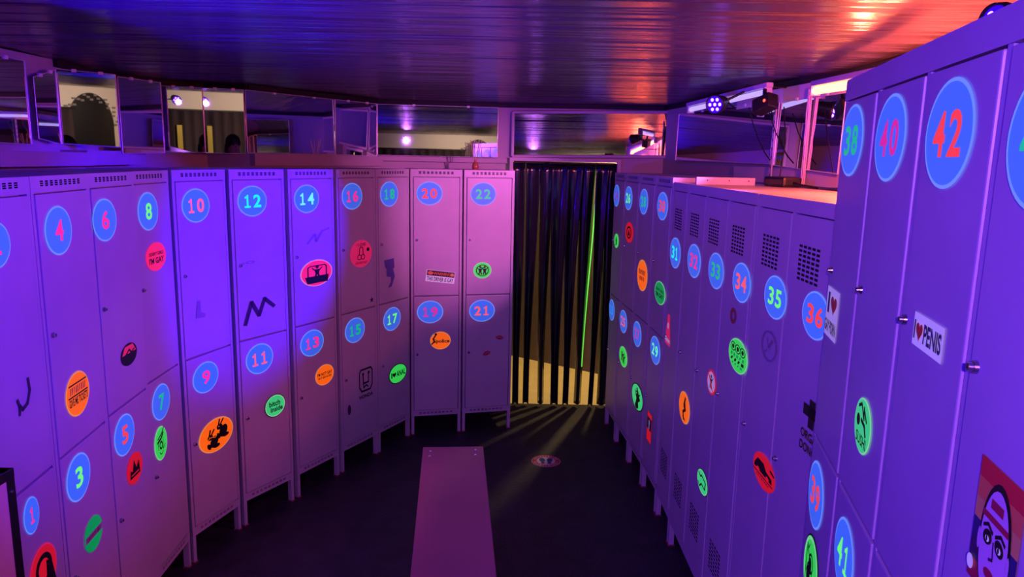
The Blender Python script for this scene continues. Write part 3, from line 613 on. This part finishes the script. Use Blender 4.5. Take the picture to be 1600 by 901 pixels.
S('31', 1045, 516, 9, lambda a: (a.pg([(-.3, 1), (.3, 1), (.9, -.9), (-.9, -.9)], ST['rose'], 1), a.ell(0, .3, .25, .2, ST['white'], 3), a.line([(-.8, -.6), (.8, -.6)], .2, ST['white'], 3)), ratio=1.3, label='small pink figure print')
S('32', 1070.3, 636.5, 17.5, B('orange', 'orim', lambda a: (a.line([(.2, .7), (.05, .3), (.3, 0), (-.1, -.3), (.05, -.7)], .2, K, 4), a.ell(.1, .2, .2, .22, K, 4), a.line([(-.1, -.6), (.3, -.7)], .12, K, 4))), ratio=1.0, h=52, label='orange round sticker with black shape')
S('32', 1113, 597, 14.5, lambda a: (a.base(ST['white'], ST['red'], .84), a_person(a, 0, .05, .8), a.line([(-.6, .6), (.6, -.6)], .14, ST['red'], 6)), h=40, label='white prohibition sticker with red bar')
S('32', 1099, 753, 18.5, lambda a: (a.base(ST['mint'], K, .95), a.ring(0, 0, .86, .92, ST['grim'], 3), a.line([(-.7, .45), (-.3, .3), (-.15, .5), (.6, .3), (.5, -.3), (-.1, -.2), (-.4, -.6), (-.7, -.4)], .13, K, 4)), ratio=.95, h=45, label='green round sticker with black outline shape')
S('32', 1154.5, 556, 31, B('green', 'grim', lambda a: ([a.ring(x, .4, .22, .28, K, 4) for x in (-.5, 0, .5)], [a.ell(x, .4, .12, .14, K, 4) for x in (-.5, 0, .5)], a.marks(0, -.05, 1.5, .2, 5, ST['dgreen']), a.marks(0, -.32, 1.5, .2, 4, K), a.marks(0, -.56, 1.2, .14, 4, ST['dgreen']))), ratio=.95, h=57, label='green sticker with three icons and lettering')
S('32', 1147, 493, 9, lambda a: a.ring(0, 0, .5, 1, ST['lips']), ratio=.9, label='red smudged ring')
S('35', 1203, 540.5, 25, lambda a: (a.ring(0, 0, .86, 1, ST['ghost'], 2), a.line([(-.3, .5), (0, -.1), (.3, .5)], .1, ST['ghost'], 2), a.line([(.5, .5), (-.5, -.6)], .08, ST['ghost'], 2), a.ell(0, -.2, .1, .1, ST['ghostw'], 3)), h=50, label='faint grey ring print')
S('35', 1195, 737, 37, B('red', None, lambda a: (a.pg([(-.8, .1), (-.55, .5), (0, .5), (.25, .2), (.75, .1), (.8, -.2), (-.85, -.15)], K, 4), a.line([(-.9, -.32), (.85, -.32)], .07, K, 4), a.ell(-.45, -.15, .15, .15, ST['red'], 5), a.ell(.4, -.15, .15, .15, ST['red'], 5), a.line([(.6, .5), (.9, .4)], .14, K, 4), a.marks(0, -.48, 1.2, .12, 8, ST['lips']))), ratio=.95, h=65, label='red round sticker with black car')
S('35', 1268, 670, 34, lambda a: (a.pg([(-.25, 1), (.3, 1), (.3, 0), (-.25, 0)], K), a.pg([(-.8, .75), (.85, .75), (.85, .35), (-.8, .35)], K), a.text('ORGAN', .1, -.3, 1.9, .32, K), a.text('DONOR', .1, -.75, 1.9, .32, K)), ratio=1.2, label='black cross print reading ORGAN DONOR')
S('38', 1302, 490, 19, lambda a: (a.pg([(-1, -1), (1, -1), (1, 1), (-1, 1)], ST['white'], 1), a.text('I', -.55, .38, .3, .85, ST['navy'], 3, 0, .05), a.heart(.3, .4, .5, .42, ST['hred'], 3), a.text('GAY PORN', 0, -.55, 1.8, .5, ST['navy'], 3, 0, .03)), ratio=.95, label='white card reading I heart GAY PORN')
S('38', 1351, 665.5, 28, B('mint', 'grim', lambda a: (a.line([(-.5, .6), (-.2, .75), (.2, .3), (.1, .7), (.5, .3)], .12, K, 4), a.ell(-.45, .1, .2, .22, K, 4), a.line([(-.1, .2), (.3, .1), (.5, -.2)], .16, K, 4), a.text('SUSHI', .05, -.5, 1.2, .4, K, 4))), h=90, label='green round sticker reading SUSHI')
S('38', 1453.5, 525.5, 50, lambda a: (a.pg([(-1, -1), (1, -1), (1, 1), (-1, 1)], ST['white'], 1), a.text('I', -.85, 0, .09, 1.15, ST['navy'], 3, 0, .03), a.heart(-.52, .0, .23, .62, ST['hred'], 3), a.text('PENIS', .35, 0, 1.15, 1.2, ST['navy'], 3, 0, .03)), ratio=.40, label='white rectangular sticker reading I heart PENIS')
S('38', 1269, 890, 26, lambda a: (a.base(ST['green'], K, .95), a.ring(0, 0, .84, .93, ST['grim'], 3), a.line([(-.55, .55), (-.55, -.6), (.75, -.45), (-.55, .55)], .08, K, 4), art_scribble(a, 4, wd=.06)), label='green round sticker with black triangle')
def art_face(a):
    for i, c in enumerate(['hred', 'porange', 'yellow', 'navy', 'dark', 'lips']):
        y1 = 1 - i / 3; a.pg([(-1, y1 - 1 / 3), (1, y1 - 1 / 3), (1, y1), (-1, y1)], ST[c], 1)
    a.ell(.04, -.14, .70, .95, K, 2); a.ell(.04, -.18, .62, .88, ST['skin'], 3); a.pg([(-.36, -.85), (.44, -.85), (.6, -1), (-.5, -1)], ST['skin'], 3)
    for s in (-1, 1):
        c = .04 + .27 * s
        a.ell(c, -.10, .20, .12, K, 4, -8 * s); a.ell(c + .02, -.12, .09, .05, ST['white'], 5); a.ell(c + .02, -.11, .04, .05, K, 6); a.line([(c - .2 * s, .02), (c + .02 * s, .10), (c + .22 * s, .03)], .06, K, 4); a.ell(.04 + .66 * s, -.25, .07, .18, ST['skin'], 3)
    a.line([(.05, -.1), (.10, -.36), (-.06, -.40)], .05, ST['dark'], 4); a.ell(.03, -.62, .24, .085, ST['lips'], 4); a.line([(-.52, .22), (.58, .22)], .10, ST['lips'], 4); a.line([(-.20, .44), (.26, .44)], .15, ST['lips'], 4); a.ell(-.85, -.75, .16, .12, ST['white'], 4)
S('38', 1560, 838, 78, art_face, name='poster', ratio=1.35, label='square poster of a made-up face over rainbow stripes')

# ------------------------------------------------------------------ bench
bn = empty('bench', (-0.24, 2.6, 0)); tag(bn, 'long low bench with plain plum-coloured top down the middle', 'bench')
c4 = [atz(661, 698, .45), atz(755, 697, .45)]
def bx_(v): return (v.x + 0.24, v.y - 2.6)
dl = (atz(641, 901, .45) - c4[0]); dl.normalize(); dr = (atz(776, 901, .45) - c4[1]); dr.normalize()
e0, e1 = c4[0] + dl * 2.1, c4[1] + dr * 2.1
mb = MB(); mb.prism([bx_(e0), bx_(e1), bx_(c4[1]), bx_(c4[0])], 0.415, 0.45); mb.obj('seat_board', M_BENCH, bn, bevel=0.003)
for fr in (0.12, 0.88):
    for sx in (0.2, 0.8):
        p = (c4[0] * (1 - sx) + c4[1] * sx) * (1 - fr) + (e0 * (1 - sx) + e1 * sx) * fr; x, y = bx_(p)
        mb = MB(); mb.box(x - .018, x + .018, y - .018, y + .018, 0, .415); mb.obj('leg', M_BLACK, bn)
for px, py in [(672.5, 705), (671.5, 712.5), (743, 703), (743, 710.5)]:
    p = atz(px, py, .45); x, y = bx_(p)
    mb = MB(); mb.tube((x, y, .45), (x, y, .4535), .008, .006, 10); mb.obj('bolt', M_CHROME, bn)

# ------------------------------------------------------------------ floor sign
fp = atz(853, 720, 0.0); fo = empty('floor_sticker', (fp.x, fp.y, 0.0)); tag(fo, 'round red and white floor sticker with two dark footprints', 'sticker')
def disc(mb, r0, r1, z, mi=0, n=48, cx=0, cy=0, ay=1.0, rot=0):
    pts = lambda r: [(cx + r * math.cos(t) * math.cos(rot) - r * ay * math.sin(t) * math.sin(rot), cy + r * math.cos(t) * math.sin(rot) + r * ay * math.sin(t) * math.cos(rot), z) for t in [2 * math.pi * i / n for i in range(n)]]
    if r0 <= 0: mb.add(pts(r1), [tuple(range(n))], mi)
    else: mb.add(pts(r0) + pts(r1), [(i, n + i, n + (i + 1) % n, (i + 1) % n) for i in range(n)], mi)
M_SRED = mat('floor_sign_red', (0.62, 0.03, 0.04), 0.45); M_SWH = mat('floor_sign_white', (0.75, 0.7, 0.7), 0.45)
mb = MB(); disc(mb, 0, .094, .0012); mb.obj('base', M_SWH, fo)
mb = MB(); disc(mb, .060, .091, .0020); mb.obj('ring', M_SRED, fo)
mb = MB()
for i in range(26):
    t = 2 * math.pi * i / 26 + .1
    if abs(math.cos(t)) > .97: continue
    disc(mb, 0, .0055 + .002 * (i % 3), .0026, n=6, cx=.0755 * math.cos(t), cy=.0755 * math.sin(t), ay=.6, rot=t)
lt = mb.obj('lettering', M_SWH, fo)
for sx in (-1, 1):
    mb = MB(); disc(mb, 0, .034, .0026, n=24, cx=sx * .024, cy=.012, ay=.55, rot=1.57 - sx * .1); disc(mb, 0, .014, .0026, n=18, cx=sx * .021, cy=-.034); mb.obj('footprint', ST['navy'], fo)

# ------------------------------------------------------------------ black-edged case at the left edge
cs = empty('edged_case', (-1.213, 1.670, 0)); tag(cs, 'waist-high pale case with black riveted edges at bottom left', 'case')
BW, BL, BH = 0.28, 0.75, 1.145
mb = MB(); mb.box(-BW, 0, -BL, 0, 0.01, BH - 0.004); mb.obj('panel_box', M_PINKB, cs)
mb = MB(); mb.box(-BW + .03, -.03, -BL + .03, -.03, BH - .004, BH - .0005); mb.obj('top_sheet', mat('case_top', (0.03, 0.025, 0.035), 0.3, noise=.6, nscale=50), cs)
E_ = .022
for y in (-BL, 0):
    for x in (-BW, 0):
        mb = MB(); sx, sy = (1 if x < 0 else -1), (1 if y < 0 else -1)
        mb.box(min(x - .003 * sx, x + E_ * sx), max(x - .003 * sx, x + E_ * sx), min(y - .003 * sy, y + E_ * sy), max(y - .003 * sy, y + E_ * sy), 0, BH); mb.obj('edge_strip', M_BLACK, cs)
for x in (-BW, 0):
    sx = 1 if x < 0 else -1
    for z0 in (BH - E_, 0.0):
        mb = MB(); mb.box(min(x - .0035 * sx, x + .03 * sx), max(x - .0035 * sx, x + .03 * sx), -BL - .003, .003, z0, z0 + E_ + .001); mb.obj('edge_strip', M_BLACK, cs)
for y in (-BL, 0):
    sy = 1 if y < 0 else -1
    mb = MB(); mb.box(-BW, 0, min(y - .0035 * sy, y + .03 * sy), max(y - .0035 * sy, y + .03 * sy), BH - E_, BH + .001); mb.obj('edge_strip', M_BLACK, cs)
for z in (1.09, .80, .52, .24):
    mb = MB(); mb.tube((.003, -.011, z), (.006, -.011, z), .005, .003, 10); mb.obj('rivet', M_CHROME, cs)
for y in (-.1, -.35, -.6):
    mb = MB(); mb.tube((.0035, y, BH - .011), (.0065, y, BH - .011), .005, .003, 10); mb.obj('rivet', M_CHROME, cs)

# ------------------------------------------------------------------ LED par lights
M_LED = mat('uv_led', (0.2, 0.1, 1.0), 0.3, emit=((0.30, 0.10, 1.0), 9.0)); M_LENS = mat('uv_lens', (0.02, 0.01, 0.12), 0.15, emit=((0.05, 0.0, 1.0), 0.7))
def par(loc, target, label, r=0.055, ln=0.11, clamp=None):
    o = empty('par_light', loc); o.rotation_euler = (Vector(target) - Vector(loc)).to_track_quat('Z', 'Y').to_euler()
    mb = MB(); mb.lathe([(0.001, -ln), (r * .55, -ln), (r * .75, -ln * .75), (r * .85, -ln * .3), (r, -ln * .15), (r, 0.0), (r * .9, 0.0), (r * .88, -.008), (0.001, -.008)], 24); mb.obj('housing', M_BLACK, o)
    mb = MB(); mb.tube((0, 0, -.0075), (0, 0, -.004), r * .86, n=24); mb.obj('lens', M_LENS, o)
    for i in range(7):
        t = 2 * math.pi * i / 6; q = 0 if i == 6 else r * .55
        mb = MB(); mb.tube((q * math.cos(t), q * math.sin(t), -.004), (q * math.cos(t), q * math.sin(t), -.001), r * .17, r * .13, 10); mb.obj('led', M_LED, o)
    mb = MB(); mb.path([(r * 1.02, 0, -.05), (r * 1.12, 0, -.05), (r * 1.12, -.03, -.05 - r * 1.3), (-r * 1.12, -.03, -.05 - r * 1.3), (-r * 1.12, 0, -.05), (-r * 1.02, 0, -.05)], .005); mb.obj('yoke', M_BLACK, o)
    if clamp is not None:
        q = o.rotation_euler.to_matrix().inverted() @ (Vector(clamp) - Vector(loc)); mb = MB(); mb.tube((0, 0, -.06), q, .006, n=8); mb.obj('clamp', M_BLACK, o)
    tag(o, label, 'lamp', 'ultraviolet LED lamps'); return o
f1, f2 = aty(1076, 172, 4.35), aty(1203, 142, 3.55)
fm = f1 + (f2 - f1) * ((3.74 - f1.y) / (f2.y - f1.y))
par((0.985, 3.72, 2.20), (-0.4, 2.2, 1.85), 'round ultraviolet LED lamp clamped to the fitting above lockers 30 to 33', r=0.048, clamp=(fm.x, fm.y, fm.z + 0.03))
par((0.815, 1.31, 2.157), (-1.0, 0.9, 1.95), 'ultraviolet LED lamp lying on top of the tall lockers', r=0.035)
par((-1.36, 1.17, 1.26), (-0.75, 2.15, 2.32), 'added ultraviolet LED lamp out of view on the black-edged case, tilted up', r=0.045)  # body added for the ceiling uplight
par((-1.50, 0.03, 2.16), (0.75, 1.7, 1.45), 'ultraviolet LED lamp behind the camera on the left')
par((-0.25, -0.80, 2.19), (0.1, 3.4, 0.9), 'violet LED lamp behind the camera in the middle')

# ------------------------------------------------------------------ fittings on the right above the low lockers
M_TUBE = mat('white_tube', (0.8, 0.8, 0.9), 0.25, emit=((0.55, 0.45, 1.0), 0.9))
M_HOT = mat('glowing_red_tube', (1, .4, .2), 0.4, emit=((1.0, 0.30, 0.10), 6.0))
def fixture(a, b, label, tube, cat='lamp', rr=.013):
    a, b = Vector(a), Vector(b); o = empty('tube_light', a); d = b - a; L = d.length
    o.rotation_euler = d.to_track_quat('X', 'Z').to_euler()
    mb = MB(); mb.box(0, L, -.018, .018, .018, .04); mb.obj('housing', M_TRIMW, o, bevel=.004)
    mb = MB(); mb.tube((.03, 0, 0), (L - .03, 0, 0), rr); mb.obj('tube', tube, o)
    for x in (L * .9,):
        wp_ = a + d * .9; wp_ = o.rotation_euler.to_matrix().inverted() @ (Vector((1.10 + .1344 * (5.48 - wp_.y) - .045 if wp_.y > 2.95 else 1.385, wp_.y, wp_.z + .03)) - a); mb = MB(); mb.tube((x, 0, .03), wp_, .004, n=8); mb.obj('bracket', M_BLACK, o)
    for x in (.012, L - .03):
        mb = MB(); mb.box(x, x + .018, -.02, .02, -.02, .02); mb.obj('end_cap', M_TRIMW, o)
    tag(o, label, cat); return o
fixture(f1, f2, 'white fluorescent batten under the ceiling right of the doorway mirror', M_TUBE)
fixture(aty(1272, 142, 3.20), (1.10, 2.05, 2.165), 'tube lamp glowing red-orange beside the tall lockers', M_HOT, rr=.016)
# black motion box with red light
bo = empty('sensor_box', (1.145, 3.45, 2.185)); bo.rotation_euler = (.2, .3, 2.0); tag(bo, 'small black box with a red indicator hanging below the ceiling', 'sensor')
mb = MB(); mb.box(-.055, .055, -.03, .03, -.035, .035); mb.obj('case', M_BLACK, bo, bevel=.008)
mb = MB(); mb.tube((0, 0, .03), (0, 0, .075), .008); mb.obj('bracket', M_BLACK, bo)
mb = MB(); mb.ball((-.03, .031, .0), (.007, .004, .007)); mb.obj('indicator', mat('red_led', (1, 0, 0), .4, emit=((1, .03, .02), 8.0)), bo)
# upright posts
RWN = Vector((1.44 - 1.10, 2.95 - 5.48, 0)).normalized(); RWI = Vector((RWN.y, -RWN.x, 0))
def post(px0, px1, label, wd, cables=0):
    A = Vector((1.10, 5.48, 0)) + RWI * 0.040
    t_ = onplane(px0[0], px0[1], A, RWI); b_ = onplane(px1[0], px1[1], A, RWI)
    o = empty('upright_post', (b_.x, b_.y, 1.82), math.atan2(RWN.y, RWN.x)); h = min(t_.z, 2.29) - 1.82
    mb = MB(); mb.box(-wd / 2, wd / 2, -.003, .003, 0, h); mb.obj('bar', M_TRIMW, o, bevel=.001)
    mb = MB()
    for i in range(9):
        z = .04 + (h - .08) * i / 8; mb.box(-.003, .003, -.0040, -.0028, z - .008, z + .008)
    mb.obj('slot_row', M_DARK, o)
    for i in range(cables):
        x = -wd * .3 + i * .012; r = random.Random(i)
        pts = [(x + r.uniform(-.004, .004), -.007 - r.uniform(0, .002), h * j / 8) for j in range(9)]
        mb = MB(); mb.path(pts, .004, 6); mb.obj('cable', M_PINKB if i % 2 else M_TRIMW, o)
    tag(o, label, 'post'); return o
post((1212, 150), (1203, 283), 'slim pale upright post on the right mirror wall', .020)
post((1265, 140), (1255, 283), 'pale upright post wrapped with cables beside the black box', .020, 2)
p = atz(1221, 291, 1.816)
tr = empty('power_box', (1.205, 3.30, 1.8165), -1.42); tag(tr, 'black power box on top of the vented lockers', 'box')
mb = MB(); mb.box(-.09, .09, -.05, .04, 0, .045); mb.obj('case', M_BLACK, tr, bevel=.012)
mb = MB(); mb.path([(.09, 0, .02), (.14, .01, .012), (.20, .03, .006), (.26, .02, .005)], .005); mb.obj('cable', M_BLACK, tr)
mb = MB(); mb.path([(-.07, .02, .045), (-.08, .03, .10), (-.10, .05, .20), (-.16, .06, .36)], .003); mb.obj('cable', M_BLACK, tr)
bt = empty('timber_batten', (0.84, 3.405, 1.8165)); tag(bt, 'pale timber batten lying across the top of the vented lockers', 'plank')
mb = MB(); mb.box(0, .27, -.012, .012, 0, .034); mb.obj('board', mat('pale_timber', (.62, .5, .42), .6, noise=.1), bt, bevel=.002)
for x in (.05, .15, .24):
    mb = MB(); mb.tube((x, -.012, .02), (x, -.0135, .02), .003, n=8); mb.obj('screw', M_DARK, bt)
# hanging wires in front of the mirror
for i, (xa, za, xb, zb_) in enumerate([(1170, 168, 1203, 250), (1202, 175, 1240, 255)]):
    A = Vector((1.10, 5.48, 0)) + RWI * 0.09
    p0, p1 = onplane(xa, za, A, RWI), onplane(xb, zb_, A, RWI); mid = (p0 + p1) / 2 - Vector((0, 0, .03))
    mb = MB(); mb.path([p0, (p0 + mid) / 2 - Vector((0, 0, .01)), mid, (p1 + mid) / 2 - Vector((0, 0, .01)), p1], .003, 6)
    o = mb.obj('hanging_wire', M_BLACK); tag(o, ['thin black wire hanging left of the slim post', 'thin black wire hanging between the two posts'][i], 'wire')

# ------------------------------------------------------------------ reed diffuser on locker 22
rp = atz(741, 262, ZT + .001); rd = empty('reed_diffuser', (-0.27, 5.10, ZT)); tag(rd, 'small glass reed diffuser standing on locker 22', 'diffuser')
mb = MB(); mb.lathe([(.001, .001), (.022, .001), (.024, .02), (.020, .04), (.010, .052), (.011, .066), (.009, .066), (.001, .05)], 16); mb.obj('bottle', M_AMBER, rd)
for i in range(7):
    t = 2 * math.pi * i / 7; mb = MB(); mb.tube((.004 * math.cos(t), .004 * math.sin(t), .03), (.04 * math.cos(t), .04 * math.sin(t), .20), .0018, n=6); mb.obj('reed', M_REED, rd)

# ------------------------------------------------------------------ rear of the room (seen in the mirrors)
mu = empty('wall_mural', (1.15, -2.185, 1.45)); tag(mu, 'black arched mural with patterned border on the white wall behind the camera', 'mural')
mb = MB(); n = 24
arc = [(.28 * math.cos(math.pi * i / n), .42 + .38 * math.sin(math.pi * i / n)) for i in range(n + 1)]
pts = [(.28, -.9)] + arc + [(-.28, -.9)]
mb.add([(x, 0, z) for x, z in pts] + [(x, -.012, z) for x, z in pts], [tuple(range(len(pts))), tuple(range(len(pts), 2 * len(pts)))[::-1]] + [(i, (i + 1) % len(pts), len(pts) + (i + 1) % len(pts), len(pts) + i) for i in range(len(pts))]); mb.obj('arch', M_BLACK, mu)
mb = MB()
for i in range(26):
    t = math.pi * i / 25; r = .30 + .03 * (i % 3)
    mb.box(r * math.cos(t) - .02, r * math.cos(t) + .02, -.005, .006, .42 + r * math.sin(t) - .012, .42 + r * math.sin(t) + .012)
mb.obj('border_pattern', mat('mural_grey', (.25, .22, .22), .6), mu)
sh = empty('wooden_shelf', (1.80, -1.95, 0)); tag(sh, 'warm-lit wooden shelf behind the camera at the rear wall', 'shelf')
for x in (-.3, .28):
    mb = MB(); mb.box(x, x + .02, -.15, .15, 0, 2.1); mb.obj('side_panel', M_WOOD, sh)
for z in (.1, .5, .9, 1.3, 1.7, 2.08):
    mb = MB(); mb.box(-.28, .28, -.15, .15, z, z + .02); mb.obj('shelf_board', M_WOOD, sh)
mb = MB(); mb.box(-.3, .3, -.16, -.15, 0, 2.1); mb.obj('back_panel', M_WOOD, sh)

# ------------------------------------------------------------------ the photographer, seen only in the mirrors
def skin(name, pts, edges, m, parent, root=0):
    me = bpy.data.meshes.new(name); bm = bmesh.new(); ly = bm.verts.layers.skin.verify(); vs = []
    for (x, y, z, r) in pts:
        v = bm.verts.new((x, y, z)); v[ly].radius = (r, r) if not isinstance(r, tuple) else r; vs.append(v)
    vs[root][ly].use_root = True
    for a, b in edges: bm.edges.new((vs[a], vs[b]))
    bm.to_mesh(me); bm.free(); me.materials.append(m)
    o = bpy.data.objects.new(name, me); C.objects.link(o); o.parent = parent
    o.modifiers.new('skin', 'SKIN').use_smooth_shade = True; sb = o.modifiers.new('sub', 'SUBSURF'); sb.levels = sb.render_levels = 2
    return o
M_SKIN = mat('person_skin', (0.55, 0.28, 0.20), 0.5); M_HAIR = mat('person_hair', (0.02, 0.012, 0.010), 0.5); M_SHIRT = mat('person_dark_shirt', (0.02, 0.02, 0.05), 0.8)
M_JEAN = mat('person_trousers', (0.02, 0.02, 0.03), 0.8)
pe = empty('person', (0.02, -0.62, 0)); tag(pe, 'person in dark shirt behind the camera, seen in the mirrors', 'person')
arm = lambda s: [(s * .19, 0, 1.40, .06), (s * .25, .02, 1.14, .045), (s * .16, .22, 1.20, .036), (s * .10, .30, 1.30, .026)]
pts = [(0, 0, .95, (.15, .11)), (0, .01, 1.15, (.14, .10)), (0, 0, 1.36, (.16, .10)), (0, .0, 1.47, .055), (0, .015, 1.54, .05), (0, .02, 1.60, (.072, .085)), (0, .02, 1.70, (.075, .09)), (0, .01, 1.76, (.05, .06))]
edges = [(i, i + 1) for i in range(7)]
for s_ in (-1, 1):
    k0 = len(pts); pts += arm(s_); edges += [(2, k0), (k0, k0 + 1), (k0 + 1, k0 + 2), (k0 + 2, k0 + 3)]
    # hand: palm, four bent fingers and a thumb
    hx, hy, hz = s_ * .085, .315, 1.345; kp = len(pts); pts.append((hx, hy, hz, (.030, .016))); edges.append((k0 + 3, kp))
    for f, (dx, ln) in enumerate([(-.026, .050), (-.009, .058), (.009, .054), (.026, .044)]):
        kf = len(pts); pts += [(hx + dx, hy + .008, hz + .035, .008), (hx + dx, hy + .005 - ln * .2, hz + .035 + ln * .55, .007), (hx + dx, hy - .02, hz + .035 + ln * .8, .006)]
        edges += [(kp, kf), (kf, kf + 1), (kf + 1, kf + 2)]
    kt = len(pts); pts += [(hx - s_ * .042, hy - .012, hz + .005, .009), (hx - s_ * .05, hy - .03, hz + .03, .007)]; edges += [(kp, kt), (kt, kt + 1)]
    kl = len(pts); pts += [(s_ * .10, 0, .86, .085), (s_ * .11, .015, .48, .058), (s_ * .11, -.01, .09, .04), (s_ * .12, .12, .035, (.04, .03))]
    edges += [(0, kl), (kl, kl + 1), (kl + 1, kl + 2), (kl + 2, kl + 3)]
skin('body', pts, edges, M_SKIN, pe)
sp = [(0, 0, .90, (.165, .125)), (0, .01, 1.15, (.155, .118)), (0, 0, 1.37, (.172, .115)), (0, 0, 1.43, (.09, .08))]; se = [(0, 1), (1, 2), (2, 3)]
for s_ in (-1, 1):
    k0 = len(sp); sp += [(s_ * .195, 0, 1.40, .075), (s_ * .25, .02, 1.15, .058), (s_ * .205, .12, 1.17, .05)]; se += [(2, k0), (k0, k0 + 1), (k0 + 1, k0 + 2)]
skin('shirt', sp, se, M_SHIRT, pe)
tp = [(0, 0, .95, (.16, .12))]; te_ = []
for s_ in (-1, 1):
    k0 = len(tp); tp += [(s_ * .10, 0, .86, .10), (s_ * .11, .015, .48, .072), (s_ * .11, -.01, .10, .06)]; te_ += [(0, k0), (k0, k0 + 1), (k0 + 1, k0 + 2)]
skin('trousers', tp, te_, M_JEAN, pe)
mb = MB(); mb.ball((0, -.005, 1.705), (.092, .105, .105), 20); mb.ball((0, -.055, 1.60), (.10, .06, .16), 16)
hr = mb.obj('hair', M_HAIR, pe)
mb = MB(); mb.add([(-.012, .105, 1.645), (.012, .105, 1.645), (0, .135, 1.640), (0, .108, 1.69)], [(0, 1, 2), (0, 2, 3), (2, 1, 3)], 0, True); mb.obj('nose', M_SKIN, pe)
for s_ in (-1, 1):
    mb = MB(); mb.ball((s_ * .032, .102, 1.675), (.012, .008, .007), 10); mb.obj('eye', mat('eye_dark', (.03, .02, .02), .2), pe)
mb = MB(); mb.ball((0, .103, 1.612), (.026, .008, .007), 10); mb.obj('mouth', mat('mouth_red', (.35, .08, .08), .5), pe)

dp = empty('dark_drape', (0.2, -2.12, 0)); tag(dp, 'dark folded drape with a pale card on the wall behind the camera', 'drape')
mb = MB(); n = 60; vs = []
for i in range(n + 1):
    x = -.85 + 1.55 * i / n; y = .03 * math.sin(i * 1.1) + .012 * math.sin(i * .37)
    vs += [(x, y, .05), (x, y, 2.05)]
mb.add(vs, [(2 * i, 2 * i + 2, 2 * i + 3, 2 * i + 1) for i in range(n)], 0, True)
o = mb.obj('cloth', mat('drape_cloth', (.05, .03, .04), .8), dp); md = o.modifiers.new('thickness', 'SOLIDIFY'); md.thickness = .004
mb = MB(); mb.tube((-.88, 0, 2.06), (.73, 0, 2.06), .012); mb.obj('rod', M_BLACK, dp)
mb = MB(); mb.box(-.05, .02, .045, .05, 1.45, 1.85); mb.obj('card', M_YELV, dp)
